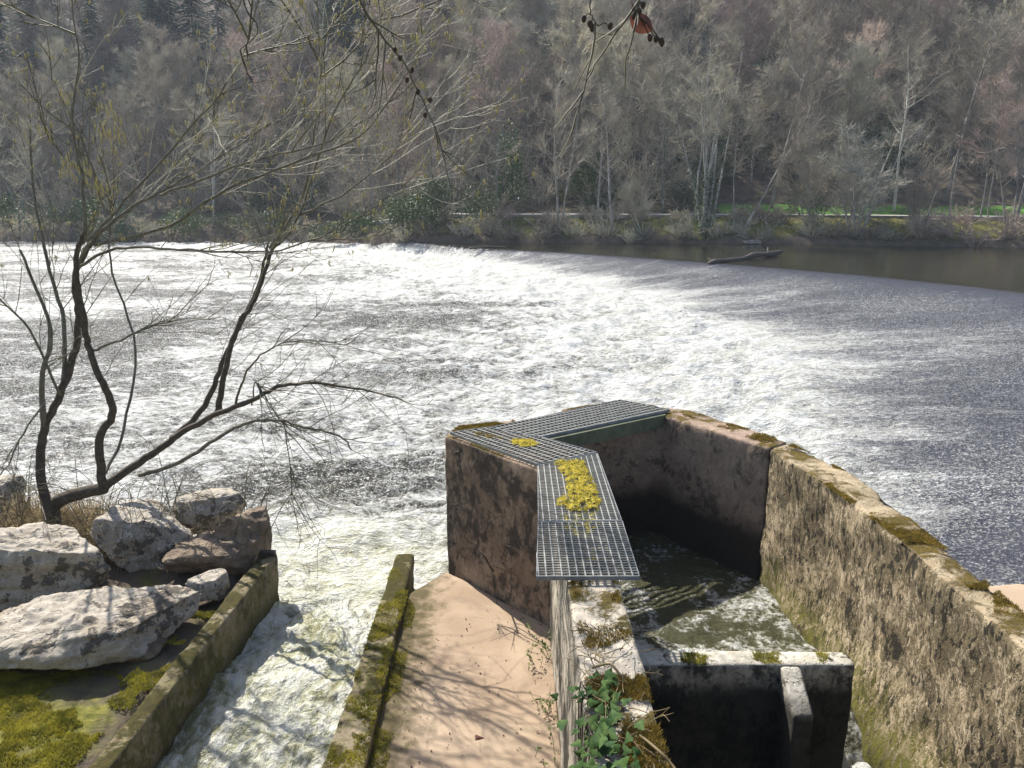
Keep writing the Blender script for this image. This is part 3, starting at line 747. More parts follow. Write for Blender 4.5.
boulder((-3.75, 6.95, .70), (.30, .22, .10), 52, 'thin flat stone lying in front of the pale slab beside the kerb wall', mat='boulder_brown', rot=.9, sub=4)

# ------------------------------------------------------------------ near tree on the left bank
rt = random.Random(5)
def rvec(r): return Vector((r.gauss(0, 1), r.gauss(0, 1), r.gauss(0, 1))).normalized()
def catmull(P, n=6):
    out = []
    Q = [P[0]] + list(P) + [P[-1]]
    for i in range(1, len(Q) - 2):
        for k in range(n):
            t = k / n; a, b, c, d = Q[i - 1], Q[i], Q[i + 1], Q[i + 2]
            out.append(.5 * ((2 * b) + (c - a) * t + (2 * a - 5 * b + 4 * c - d) * t * t + (3 * b - a - 3 * c + d) * t * t * t))
    out.append(P[-1].copy()); return out
def limb(mb, pts, r0, r1, sides=7, wob=.02):
    C = catmull(pts, 6); n = len(C)
    for i in range(1, n - 1): C[i] = C[i] + rvec(rt) * wob * .6
    mb.tube(C, [r0 + (r1 - r0) * (i / (n - 1)) ** .8 for i in range(n)], sides)
    return C
def twig(mb, p, d, L, r, lvl, tips, droop=.0, kids=4):
    n = 5; pts = [p.copy()]; q = p.copy(); dd = d.normalized()
    for i in range(n):
        dd = (dd + rvec(rt) * .16 + Vector((0, 0, .05 - droop))).normalized(); q = q + dd * (L / n); pts.append(q.copy())
    mb.tube(pts, [r * (1 - .75 * i / n) + .0012 for i in range(n + 1)], 4 if lvl > 0 else 3, cap=False)
    if lvl > 0:
        for k in range(kids):
            i = rt.randint(1, n); side = (dd + rvec(rt) * .75).normalized()
            twig(mb, pts[i], side, L * rt.uniform(.35, .6), r * .6, lvl - 1, tips, droop, kids)
    tips.append(pts[-1])

near_root = empty('riverside_tree', (-6.2, 9.6, .7), 'bare multi stemmed tree leaning over the water from the left bank boulders', 'tree')
OFF = Matrix.Translation((6.2, -9.6, -.7))
def near_tree():
    tr = MB(); li = MB(); tw = MB(); pale = MB(); ck = MB(); tips = []
    Y0 = 9.6
    A = lambda x, y, Y=Y0: at_y(x, y, Y)
    L = []
    base = [Vector((-6.15, 9.6, .55)), A(52, 512), A(45, 470), A(40, 445)]
    L.append((limb(tr, [Vector((-6.05, 9.5, .45)), A(52, 518, 9.5), A(60, 500, 9.55), A(105, 488, 9.5)], .13, .075, 9, .01)))
    # left upright stem
    L.append(limb(tr, [A(50, 515, 9.5), A(40, 470), A(44, 430, 9.7), A(60, 395, 9.8), A(75, 350, 9.9), A(78, 310, 9.9), A(75, 275, 9.9), A(90, 245, 10)], .066, .034))
    # middle stem
    L.append(limb(tr, [A(103, 490, 9.5), A(100, 440, 9.5), A(113, 412, 9.5), A(100, 378, 9.4), A(88, 345, 9.4), A(82, 310, 9.4), A(75, 265, 9.4), A(85, 232, 9.3)], .06, .028))
    # big right limb
    L.append(limb(tr, [A(100, 490, 9.5), A(140, 462, 9.6), A(175, 437, 9.7), A(205, 405, 9.8), A(222, 365, 9.9), A(240, 325, 10), A(258, 285, 10.1), A(268, 245, 10.2)], .062, .016))
    L.append(limb(tr, [A(218, 412, 9.7), A(225, 375, 9.6), A(238, 325, 9.6), A(255, 300, 9.6), A(272, 250, 9.5)], .045, .022))
    L.append(limb(tr, [A(172, 438, 9.7), A(215, 415, 9.4), A(250, 402, 9.2), A(275, 388, 9.0), A(310, 383, 8.8), A(355, 388, 8.6), A(402, 400, 8.4)], .045, .008))
    L.append(limb(li, [A(140, 475, 9.4), A(180, 462, 9.2), A(215, 440, 9.0), A(245, 424, 8.8), A(275, 420, 8.6), A(310, 428, 8.4), A(340, 436, 8.2), A(352, 450, 8.1)], .032, .008))
    L.append(limb(li, [A(258, 383, 9.1), A(270, 405, 9.0), A(285, 430, 8.9), A(290, 470, 8.8), A(292, 500, 8.8)], .012, .004))
    L.append(limb(li, [A(252, 405, 9.2), A(256, 382, 9.2), A(262, 396, 9.0)], .012, .006))
    L.append(limb(li, [A(95, 350, 9.4), A(120, 340, 9.2), A(155, 325, 9.0), A(190, 318, 8.8)], .02, .005))
    L.append(limb(li, [A(236, 405, 9.4), A(245, 375, 9.1), A(265, 352, 8.9), A(300, 340, 8.7), A(345, 345, 8.5)], .018, .004))
    L.append(limb(li, [A(44, 430, 9.7), A(42, 380, 9.6), A(50, 330, 9.6), A(20, 250, 9.4)], .045, .015))
    L.append(limb(li, [A(62, 392, 9.8), A(65, 330, 10), A(50, 270, 10.2), A(35, 200, 10.4), A(30, 120, 10.6)], .035, .012))
    L.append(limb(li, [A(100, 480, 9.5), A(120, 440, 10), A(135, 350, 10.3), A(110, 260, 10.5), A(115, 200, 10.5)], .025, .01))
    L.append(limb(li, [A(88, 240, 9.3), A(125, 200, 9.2), A(180, 140, 9.0), A(235, 70, 8.8), A(265, -20, 8.6)], .02, .005))
    L.append(limb(li, [A(95, 245, 10), A(170, 225, 9.6), A(225, 190, 9.3), A(300, 160, 9.0), A(360, 135, 8.6), A(400, 85, 8.3)], .026, .006))
    L.append(limb(li, [A(160, 195, 10), A(200, 180, 9.5), A(255, 160, 9.2), A(330, 140, 8.9), A(400, 95, 8.6)], .02, .005))
    L.append(limb(li, [A(75, 270, 9.9), A(110, 250, 9.6), A(160, 248, 9.2), A(220, 252, 8.9), A(280, 250, 8.6), A(340, 228, 8.5), A(390, 195, 8.3)], .022, .005))
    L.append(limb(li, [A(270, 248, 10.1), A(300, 200, 10), A(312, 150, 9.9), A(318, 90, 9.8), A(330, 20, 9.7)], .024, .008))
    L.append(limb(li, [A(300, 215, 9.4), A(350, 190, 9.2), A(395, 150, 9.0), A(405, 115, 8.9)], .014, .004))
    L.append(limb(li, [A(45, 400, 9.6), A(20, 440, 9.2), A(5, 470, 9.0), A(-15, 490, 8.9)], .015, .005))
    L.append(limb(li, [A(60, 395, 9.6), A(30, 330, 9.2), A(-10, 290, 9.0)], .02, .008))
    L.append(limb(li, [A(85, 232, 9.3), A(82, 180, 9.3), A(72, 120, 9.2), A(78, 60, 9.1), A(70, -10, 9.0)], .024, .006))
    L.append(limb(li, [A(90, 245, 10), A(120, 215, 10), A(165, 190, 10.1), A(215, 160, 10.3), A(290, 110, 10.4)], .032, .007))
    L.append(limb(li, [A(272, 250, 9.5), A(300, 215, 9.4), A(330, 120, 9.2), A(365, 60, 9.0), A(385, 5, 8.9)], .021, .006))
    # fine twigs from every limb
    for bi, C in enumerate(L):
        n = len(C)
        if bi == 0: continue
        low = C[n // 2].z < 4.0
        m = 8 if low else (11 if n > 24 else 8)
        for k in range(m):
            i = rt.randint(int(n * .35), n - 1)
            d = (C[min(i + 1, n - 1)] - C[max(i - 1, 0)]).normalized()
            up = C[i].z > 4.3
            dd = (d + rvec(rt) * .7 + Vector((.35, -.15, .25 if up else .0))).normalized()
            target = pale if (C[i].z > 4.9 and rt.random() < .8) else tw  # high twigs mostly take the colour painted as sunlit
            twig(target, C[i], dd, rt.uniform(.6, 1.35) if up else rt.uniform(.5, 1.2), rt.uniform(.0038, .0065), 2 if up else 1, tips, .0 if up else .03, 3)
        twig(tw, C[-1], (C[-1] - C[-2]), .5, .004, 1 if low else 2, tips, 0, 3)
    # an upper crown above the frame that shades and closes the tree
    for k in range(14):
        C = L[rt.choice([-1, -2, -3, 13, 14, 18])]; p = C[-rt.randint(1, 6)]
        dd = Vector((rt.gauss(0, .6), rt.gauss(0, .5), rt.uniform(.1, .7)))
        twig(tw, p, dd, rt.uniform(1.0, 2.1), .011, 2, tips, -.01, 5)
    # catkins
    for t in tips:
        if t.z > 4.2 and rt.random() < .42:
            for _ in range(rt.randint(1, 3)):
                a = t + rvec(rt) * .02; l = rt.uniform(.03, .065)
                ck.tube([a, a + Vector((rt.gauss(0, .008), rt.gauss(0, .008), -l * .5)), a + Vector((rt.gauss(0, .012), rt.gauss(0, .012), -l))], [.003, .0065, .003], 5)
    for x, y in [(228, 103), (110, 120), (107, 108), (100, 130), (70, 95), (110, 132), (80, 165), (60, 160), (95, 185), (97, 190), (120, 140), (85, 172), (40, 130), (65, 170)]:
        for _ in range(7):
            a = A(x + rt.gauss(0, 7), y + rt.gauss(0, 5), 9.3 + rt.gauss(0, .1)); l = rt.uniform(.04, .08)
            ck.tube([a + Vector((0, 0, .05)), a, a + Vector((rt.gauss(0, .01), rt.gauss(0, .01), -l))], [.002, .008, .003], 5)
    for mbx, nm, mt in ((tr, 'trunk', 'bark'), (li, 'branches', 'bark_pale'), (tw, 'twigs', 'twig'), (pale, 'twigs', 'twig_pale'), (ck, 'catkins', 'catkin')):
        o = mbx.build(nm, M[mt], near_root); o.matrix_parent_inverse = OFF
        if mt == 'twig_pale': o['label'] = 'upper twigs with sunlight put into their pale colour'
near_tree()

# overhanging twigs at the top of the picture
def hanging(name, pts, label, r0, cones, mat='twig', leaf=None, catk=0, sub=6):
    root = empty(name, pts[0], label, 'branch'); inv = Matrix.Translation(-Vector(pts[0]))
    mb = MB(); tips = []
    C = limb(mb, pts, r0, .0022, 5, .006)
    for k in range(sub):
        i = rt.randint(len(C) // 4, len(C) - 1)
        twig(mb, C[i], (C[-1] - C[0]).normalized() + rvec(rt) * .7, rt.uniform(.1, .3), .003, 1, tips, .05, 3)
    o = mb.build('stem', M[mat], root); o.matrix_parent_inverse = inv
    for q in cones:
        cb = MB(); q = Vector(q)
        j = min(range(len(C)), key=lambda i: (C[i] - q).length)
        mb2 = [C[j], (C[j] + q) / 2 + Vector((0, 0, .01)), q]
        cb.tube(mb2, .0018, 4)
        bm = bmesh.new(); bmesh.ops.create_icosphere(bm, subdivisions=2, radius=1)
        vs = []
        for v in bm.verts:
            k = 1 + .12 * math.sin(v.co.z * 16) + rt.uniform(-.05, .05)
            vs.append(q + Vector((v.co.x * .0085 * k, v.co.y * .0085 * k, v.co.z * .012)))
        cb.add(vs, [tuple(v.index for v in f.verts) for f in bm.faces]); bm.free()
        o = cb.build('cone', M['cone'], root); o.matrix_parent_inverse = inv
    if leaf is not None:
        lb = MB(); q = Vector(leaf); n = 9
        vs = []; fs = []
        for i in range(n):
            t = i / (n - 1); w = .030 * math.sin(math.pi * (t * .92 + .04)) ** .7
            c = q + Vector((.05 * (t - .5) * 1.3, .01 * math.sin(t * 5), -.055 * (t - .5) * .8))
            for s in (-1, -.5, 0, .5, 1):
                vs.append(c + Vector((w * s * .45, .018 * abs(s) ** 1.5 + rt.uniform(-.002, .002), w * s * .85)))
        for i in range(n - 1):
            for s in range(4): a = i * 5 + s; fs.append((a, a + 1, a + 6, a + 5))
        lb.add(vs, fs); lb.tube([q + Vector((-.03, 0, .03)), q + Vector((-.035, .003, .06)), min(C, key=lambda c: (c - q).length)], .0016, 4)
        o = lb.build('leaf', M['deadleaf'], root); o.matrix_parent_inverse = inv
    for _ in range(catk):
        cb = MB(); a = rt.choice(tips) if tips else C[-1]; l = rt.uniform(.03, .05)
        cb.tube([a, a + Vector((0, 0, -l * .5)), a + Vector((.004, 0, -l))], [.0025, .005, .002], 5)
        o = cb.build('catkin', M['catkin'], root); o.matrix_parent_inverse = inv
    return root
B2 = lambda x, y, Y=2.6: at_y(x, y, Y)
hanging('alder_twig', [B2(672, -60), B2(655, -18), B2(640, 0), B2(636, 14)], 'alder twig with dark cones and one red brown dead leaf at the top edge', .003,
        [B2(643, 5), B2(639, 12), B2(634, 16), B2(650, 38), B2(656, 39), B2(662, 43), B2(661, 41)], leaf=B2(642, 22), sub=2)
hanging('alder_twig', [B2(600, -50), B2(592, -15), B2(590, 10), B2(598, 26)], 'thin alder twig with a few round cones left of the dead leaf', .0022,
        [B2(584, 19), B2(590, 24), B2(592, 28), B2(610, 26)], sub=1)
B3 = lambda x, y, Y=3.2: at_y(x, y, Y)
hanging('alder_twig', [B3(340, -60), B3(362, 5), B3(385, 40), B3(405, 65), B3(420, 95), B3(436, 130)], 'drooping dark alder twig with cones hanging over the river left of centre', .006,
        [B3(400, 58), B3(412, 70), B3(418, 92), B3(425, 115), B3(430, 100), B3(407, 80), B3(395, 50)], sub=6, catk=10)
hanging('hazel_twig', [B3(230, -50, 4.2), B3(245, 5, 4.2), B3(258, 30, 4.2), B3(240, 50, 4.2)], 'dark bent twig curling down from the top edge on the left', .006, [], mat='bark', sub=2)

# ------------------------------------------------------------------ ivy, weeds, dead branch, dry grass
def leaf_poly(mb, p, size, nrm, up, lobes=True):
    nrm = nrm.normalized(); x = up.cross(nrm).normalized(); y = nrm.cross(x)
    sh = [(0, -.05), (.28, -.12), (.46, .14), (.27, .30), (.24, .48), (0, .95), (-.24, .48), (-.27, .30), (-.46, .14), (-.28, -.12)] if lobes else [(0, 0), (.2, .25), (.22, .5), (0, 1), (-.22, .5), (-.2, .25)]
    vs = [p + nrm * size * .06] + [p + x * (a * size) + y * (b * size) - nrm * (abs(a) * .22 * size) for a, b in sh]
    if not lobes: vs[0] = p + y * size * .4 + nrm * size * .03
    else: vs[0] = p + y * size * .25 + nrm * size * .06
    n = len(sh)
    mb.add(vs, [(0, i + 1, (i + 1) % n + 1) for i in range(n)])
def ivy():
    root = empty('ivy_plant', (.42, 3.6, 1.9), 'glossy dark ivy climbing over the near end of the pale coped wall', 'ivy'); inv = Matrix.Translation((-.42, -3.6, -1.9))
    st = MB(); lf = MB(); r = random.Random(9)
    for k in range(19):
        y = r.uniform(2.5, 3.9); p = Vector((.40, y, r.uniform(1.2, 1.7))); pts = [p.copy()]
        for i in range(7):
            if p.z < 2.26: p = p + Vector((r.uniform(-.01, .01), r.gauss(.03, .08), r.uniform(.1, .17)))
            elif p.x > .56 and r.random() < .75: break
            else: p = p + Vector((r.uniform(.04, .09), r.gauss(.0, .07), r.gauss(0, .012)))
            p.x = max(p.x, .40); 
            if p.x > .40: p.z = max(p.z, 2.29)
            pts.append(p.copy())
        cc = catmull(pts, 3); st.tube(cc, [.006 * (1 - .7 * i / len(cc)) for i in range(len(cc))], 5)
        for q in pts:
            for _ in range(4):
                if q.x > .62 and r.random() < .6: continue
                if r.random() < .25: continue
                on_top = q.z > 2.24
                nn = Vector((-.5 + r.gauss(0, .35), -.35 + r.gauss(0, .3), .9)) if on_top else Vector((-.9, -.35 + r.gauss(0, .3), .55 + r.gauss(0, .25)))
                pp = q + Vector((r.gauss(0, .05), r.gauss(0, .06), r.gauss(0, .02) + .02)) + nn.normalized() * .03
                leaf_poly(lf, pp, r.uniform(.035, .09), nn, Vector((r.gauss(0, .6), r.gauss(0, .5), -1 if not on_top else -.3)))
    o = st.build('stem', M['bark'], root); o.matrix_parent_inverse = inv
    o = lf.build('leaves', M['ivy'], root, True); o.matrix_parent_inverse = inv
    # small leaves among the dry stems
    for k in range(46):
        q = Vector((r.uniform(.45, .84), r.uniform(2.8, 4.4), 2.31 + r.random() * .05))
        leaf_poly(lf, q, r.uniform(.02, .045), Vector((r.gauss(0, .5), r.gauss(-.2, .4), 1)), Vector((r.gauss(0, 1), r.gauss(0, 1), 0)))
    # dry stems crossing the wall top
    db = MB()
    for k in range(60):
        p = Vector((r.uniform(.42, .84), r.uniform(2.9, 4.75), 2.30)); d = Vector((r.gauss(0, 1), r.gauss(0, 1), r.uniform(0, .4))); t = []
        twig(db, p, d, r.uniform(.08, .2), .003, 1, t, .05, 2)
    pts = [at(640, 735, 2.33), at(660, 752, 2.36), at(672, 765, 2.33), at(690, 790, 2.3)]
    db.tube(catmull(pts, 4), .008, 6)
    pts = [at(592, 668, 2.31), at(610, 664, 2.36), at(622, 678, 2.31)]
    db.tube(catmull(pts, 4), .008, 6)
    o = db.build('dead_stems', M['dry'], root); o.matrix_parent_inverse = inv
ivy()
def weeds(p, label, n, size, seed, spread=.12):
    r = random.Random(seed); root = empty('weed', p, label, 'weed'); st = MB(); lf = MB()
    for k in range(n):
        q = Vector((r.gauss(0, spread), r.gauss(0, spread * 1.6), 0)); h = r.uniform(.08, .28) * size
        tip = q + Vector((r.gauss(0, .07), r.gauss(0, .07), h)); st.tube([q, (q + tip) / 2 + Vector((r.gauss(0, .01), 0, 0)), tip], [.003, .002, .001], 4)
        for j in range(6):
            t = r.uniform(.3, 1.0); leaf_poly(lf, q.lerp(tip, t), r.uniform(.025, .06) * size, Vector((r.gauss(0, .7), r.gauss(0, .7), 1)), Vector((r.gauss(0, 1), r.gauss(0, 1), .2)), False)
    st.build('stem', M['weed'], root); lf.build('leaves', M['weed'], root, False)
weeds((.30, 7.05, .5), 'pale green weeds at the foot of the wall beside the ramp', 12, 1.0, 2)
weeds((.34, 6.15, .5), 'small weed tuft at the wall foot nearer than the larger weeds', 9, .8, 3, .07)
weeds((.36, 5.45, .5), 'nearest low weed tuft where ivy meets the ramp', 9, .9, 4, .08)
weeds((1.5, 5.7, 1.4), 'tiny green sprigs on the baffle top', 5, .35, 6, .05)

def dead_branch():
    mb = MB(); t = []
    P = lambda x, y, Y: at_y(x, y, Y)
    root = empty('dead_branch', (-.4, 8.3, .5), 'thin dead branch lying against the dark end wall on the ramp', 'branch'); inv = Matrix.Translation((.4, -8.3, -.5))
    C = limb(mb, [at(500, 580, .52), P(486, 560, 8.05), P(478, 545, 8.15), P(482, 528, 8.15), P(505, 512, 7.95)], .012, .004, 6, .01)
    D = limb(mb, [P(478, 545, 8.15), P(462, 535, 8.3), P(450, 515, 8.45), P(446, 495, 8.55)], .008, .003, 5, .01)
    E = limb(mb, [P(490, 565, 8.05), P(508, 560, 7.85), P(520, 550, 7.75)], .007, .002, 5, .01)
    for c in (C, D, E):
        for k in range(6): twig(mb, c[rt.randint(3, len(c) - 1)], Vector((rt.gauss(0, .8), -.4, rt.gauss(.3, .6))), rt.uniform(.15, .4), .004, 1, t, .03, 2)
    o = mb.build('stem', M['bark'], root); o.matrix_parent_inverse = inv
dead_branch()
# leaf litter on the ramp
lb = MB(); r = random.Random(77)
for k in range(46):
    p = Vector((r.uniform(-1.05, .36), r.uniform(4.6, 8.0), .512))
    leaf_poly(lb, p, r.uniform(.015, .04), Vector((r.gauss(0, .3), r.gauss(0, .3), 1)), Vector((r.gauss(0, 1), r.gauss(0, 1), 0)), False)
for k in range(150):
    x = r.choice([r.gauss(-1.0, .12), r.uniform(-1.0, .4), .36 - abs(r.gauss(0, .08))]); q = Vector((x, r.uniform(4.6, 8.0), .508)); e = r.uniform(.004, .013)
    lb.add([q + Vector((e, 0, 0)), q + Vector((-.5 * e, .8 * e, 0)), q + Vector((-.5 * e, -.8 * e, 0)), q + Vector((0, 0, e))], [(0, 1, 3), (1, 2, 3), (2, 0, 3)])
leaf_poly(lb, at(476, 738, .515), .09, Vector((.2, -.3, 1)), Vector((1, .1, 0)), True)
tag(lb.build('leaf_litter', M['deadleaf'], None, False), 'small dead leaves and grit scattered over the pink ramp', 'leaves', kind='stuff')

def dry_grass():
    mb = MB(); r = random.Random(8)
    for k in range(5200):
        x = r.uniform(-8.6, -3.6); y = r.uniform(8.6, 10.7)
        if r.random() < .55: x = r.gauss(-6.2, .9); y = r.gauss(9.6, .5)
        z = float(ground_z(x, y))
        if z < .3: continue
        p = Vector((x, y, z)); h = r.uniform(.12, .5); a = r.uniform(0, 6.28); l = Vector((math.cos(a), math.sin(a), 0))
        w = Vector((-l.y, l.x, 0)) * .004
        m = p + Vector((0, 0, h * .7)) + l * h * .25; t = p + l * h * r.uniform(.5, 1.0) + Vector((0, 0, h * r.uniform(.3, .9)))
        mb.add([p - w, p + w, m + w * .8, m - w * .8, t], [(0, 1, 2, 3), (3, 2, 4)])
    tag(mb.build('dry_grass', M['dry'], None, False), 'dry straw coloured grass around the tree base and boulders', 'grass', kind='stuff')
dry_grass()
def brambles():
    mb = MB(); t = []
    for k in range(70):
        x = rt.uniform(-6.9, -3.3); y = rt.uniform(8.7, 10.0); z = max(.7, float(ground_z(x, y)))
        p = Vector((x, y, z)); a = rt.uniform(0, 6.28); d = Vector((math.cos(a), math.sin(a), 0)); l = rt.uniform(.5, 1.3)
        C = catmull([p, p + d * l * .3 + Vector((0, 0, l * .7)), p + d * l * .75 + Vector((0, 0, l * .75)), p + d * l + Vector((0, 0, l * .35))], 4)
        mb.tube(C, [.006 - .004 * i / len(C) for i in range(len(C))], 4, cap=False)
        for j in range(3): twig(mb, C[rt.randint(3, len(C) - 1)], d + rvec(rt) * .8, rt.uniform(.15, .45), .003, 1, t, .05, 2)
    tag(mb.build('brambles', M['twig'], None, False), 'dry bramble stems tangled over the boulders below the tree', 'brambles', kind='stuff')
brambles()

# ------------------------------------------------------------------ driftwood at the weir crest
def log():
    root = empty('driftwood_log', (14.2, 47.2, 1.05), 'dark driftwood log stranded on the weir crest', 'log'); mb = MB(); e = MB()
    a = Vector((-2.9, -2.5, -.05)); b = Vector((2.95, 2.75, .22))
    pts = [a.lerp(b, i / 14) + Vector((0, 0, .06 * math.sin(i * .9))) for i in range(15)]
    mb.tube(pts, [.13 + .045 * math.sin(i * 1.7) + .05 * (i / 14) for i in range(15)], 10)
    mb.tube([a.lerp(b, .1), a.lerp(b, .1) + Vector((-.5, .2, .18))], [.07, .03], 6); mb.tube([a.lerp(b, .8), a.lerp(b, .86) + Vector((-.2, .2, .35))], [.07, .03], 6)
    mb.build('trunk', M['log'], root)
    d = (b - a).normalized(); e.tube([b + d * .003, b + d * .02], .11, 10); e.build('sawn_end', M['log_end'], root)
log()
mb = MB(); 
p0 = Vector((-3.0, 55.5, 1.08)); tt = []
limb(mb, [p0, p0 + Vector((1.2, .5, .05)), p0 + Vector((2.6, .7, .0))], .09, .04, 7)
for k in range(6): twig(mb, p0 + Vector((.6 + .3 * k, .3, .05)), Vector((-.6, .2, .4)), .9, .02, 1, tt, 0, 2)
tag(mb.build('driftwood_branch', M['log']), 'small snagged branch on the weir near the far bank', 'branch')
mb = MB(); mb.box((18.6, 61.0, 1.15), (.62, .1, 0), (-.05, .4, 0), (0, 0, .09)); mb.box((18.75, 61.3, 1.27), (.3, .0, 0), (0, .1, 0), (0, 0, .03))
tag(mb.build('stone_block', M['stone'], smooth=False), 'pale stone landing block at the far waterline right of the multi stem tree', 'block')

# ------------------------------------------------------------------ far trees
def gen_tree(seed, H=15, r0=.16, stems=1, spread=.25, limbs=16, br=8, tw=8, up=.25, lean=0, first=.25, curve=.05, tl=1.0, tr=1.0):
    r = random.Random(seed); T = MB(); Cm = MB(); stem_pts = []
    def grow(p, d, L, n, wander, trop):
        pts = [p.copy()]
        for i in range(n):
            d = (d + Vector((r.gauss(0, 1), r.gauss(0, 1), r.gauss(0, .6))) * wander + Vector((0, 0, trop))).normalized()
            p = p + d * (L / n); pts.append(p.copy())
        return pts
    for s in range(stems):
        a = r.uniform(0, 6.28) if stems > 1 else lean * 10
        sp = spread * r.uniform(.3, 1.0) if stems > 1 else lean
        d = Vector((math.cos(a) * sp, math.sin(a) * sp, 1)).normalized(); h = H * r.uniform(.75, 1.0)
        b = Vector((math.cos(a) * .3, math.sin(a) * .3, -.3)) if stems > 1 else Vector((0, 0, -.4))
        P = grow(b, d, h, 12, curve, .05); rr = r0 * (r.uniform(.6, 1.0) if stems > 1 else 1)
        T.tube(P, [rr * (1 - .88 * i / 12) for i in range(13)], 6); stem_pts.append((P, rr))
        nl = limbs // max(1, stems - (1 if stems > 2 else 0)) + 2
        for k in range(nl):
            t = first + (1 - first) * (k + r.random()) / nl; i = min(11, int(t * 12)); p = P[i].lerp(P[i + 1], t * 12 - i)
            az = r.uniform(0, 6.28); dd = Vector((math.cos(az), math.sin(az), r.uniform(.25, .9)))
            L = h * (.34 - .22 * t) * r.uniform(.7, 1.25)
            Q = grow(p, dd.normalized(), L, 5, .12, up * .35); lr = rr * (1 - .85 * t) * .5
            T.tube(Q, [max(.012, lr * (1 - .75 * j / 5)) for j in range(6)], 4, cap=False)
            for m in range(br):
                j = r.randint(1, 5); q = Q[j]; d2 = ((Q[min(5, j + 1)] - Q[j - 1]).normalized() + Vector((r.gauss(0, 1), r.gauss(0, 1), r.gauss(.2, .7))) * .6).normalized()
                S = grow(q, d2, L * r.uniform(.28, .5), 3, .14, up * .3)
                Cm.tube(S, [.013 * tr, .010 * tr, .008 * tr, .006 * tr], 3, cap=False)
                for w in range(tw):
                    u = S[r.randint(1, 3)]; d3 = ((S[-1] - S[0]).normalized() + Vector((r.gauss(0, 1), r.gauss(0, 1), r.gauss(.2, .8))) * .7).normalized()
                    l = r.uniform(.35, .9) * tl
                    v = u + d3 * l * .5; e = v + (d3 + Vector((r.gauss(0, .3), r.gauss(0, .3), .15))).normalized() * l * .5
                    Cm.tube([u, v, e], [.0075 * tr, .006 * tr, .004 * tr], 3, cap=False)
    return T, Cm, stem_pts
def ivy_on(stem_pts, seed, frac=.7, dens=260, rad=.28):
    mb = MB(); r = random.Random(seed)
    for P, rr in stem_pts:
        for k in range(dens):
            t = r.random() ** 1.2 * frac; i = min(11, int(t * 12)); p = P[i].lerp(P[i + 1], t * 12 - i)
            a = r.uniform(0, 6.28); o = Vector((math.cos(a), math.sin(a), 0)); q = p + o * (rr + rad * r.random() * (1.1 - t)) + Vector((0, 0, r.gauss(0, .15)))
            leaf_poly(mb, q, r.uniform(.10, .22), o + Vector((r.gauss(0, .4), r.gauss(0, .4), .4)), Vector((r.gauss(0, 1), r.gauss(0, 1), -1)), False)
    return mb
def tree_thing(name, label, T, Cm, mt, mc, group=None, iv=None):
    root = empty(name, (0, 0, 0), label, 'tree', group)
    T.build('trunk', M[mt], root); Cm.build('crown', M[mc], root)
    if iv: iv.build('ivy', M['far_ivy'], root, False)
    return root
def shrub_mb(seed, H=2.2, n=40, spread=.8, kids=5, r0=.018):
    r = random.Random(seed); mb = MB()
    def go(p, d, L, rr, lv):
        pts = [p.copy()]
        for i in range(4):
            d = (d + Vector((r.gauss(0, .18), r.gauss(0, .18), r.gauss(-.02, .12)))).normalized(); p = p + d * (L / 4); pts.append(p.copy())
        mb.tube(pts, [rr, rr * .85, rr * .7, rr * .5, rr * .3], 3, cap=False)
        if lv:
            for k in range(kids): go(pts[r.randint(1, 4)], (d + Vector((r.gauss(0, .6), r.gauss(0, .6), r.gauss(.1, .5)))).normalized(), L * r.uniform(.3, .55), rr * .6, lv - 1)
    for k in range(n):
        a = r.uniform(0, 6.28); s = spread * math.sqrt(r.random())
        go(Vector((math.cos(a) * s * .4, math.sin(a) * s * .4, -.1)), Vector((math.cos(a) * s, math.sin(a) * s, 1)).normalized(), H * r.uniform(.5, 1.0), r0, 2)
    return mb
def leafy_mb(seed, rx, ry, rz, n, ls=.16):
    r = random.Random(seed); mb = MB()
    lob = [(Vector((r.gauss(0, .5) * rx, r.gauss(0, .5) * ry, rz * r.uniform(.3, 1.1))), r.uniform(.35, .6)) for _ in range(9)]
    for k in range(n):
        c, s = r.choice(lob); o = rvec(r) * (s * (r.random() ** .4))
        p = c + Vector((o.x * rx, o.y * ry, o.z * rz))
        if p.z < 0: p.z = -p.z * .5
        leaf_poly(mb, p, ls * r.uniform(.6, 1.3), rvec(r) + Vector((0, 0, .5)), rvec(r), False)
    return mb
def place(root, x, y, s=1.0, rz=0.0, dz=0.0):
    root.location = (x, y, float(ground_z(x, y)) + dz); root.scale = (s, s, s); root.rotation_euler = (0, 0, rz)

FR = random.Random(21)
HILL = 'bare trees on the wooded hillside across the river'
protos = []
for k, (H, st, li, lab, mt, mc) in enumerate([
        (15, 1, 20, 'bare grey leafless tree in the dense hillside wood', 'far_bark', 'far_twig'),
        (13, 2, 20, 'bare grey leafless tree in the dense hillside wood', 'far_bark', 'far_twig'),
        (17, 1, 22, 'bare grey leafless tree in the dense hillside wood', 'far_bark', 'far_twig'),
        (12, 3, 22, 'bare grey leafless tree in the dense hillside wood', 'far_bark', 'far_twig'),
        (14, 1, 22, 'reddish twigged bare tree among the hillside wood', 'far_bark', 'far_twig_red'),
        (11, 2, 20, 'reddish twigged bare tree among the hillside wood', 'far_bark', 'far_twig_red'),
        (13, 2, 22, 'pale silvery bare tree standing out in the hillside wood', 'far_bark_pale', 'far_twig_pale')]):
    T, Cm, sp = gen_tree(100 + k, H, .15, st, .22, li, 10, 12, lean=FR.uniform(0, .1), tr=1.9, tl=1.15)
    protos.append(tree_thing('bare_tree', lab, T, Cm, mt, mc, HILL + {'far_twig': ', grey', 'far_twig_red': ', reddish', 'far_twig_pale': ', silvery'}[mc]))
used = [False] * len(protos)
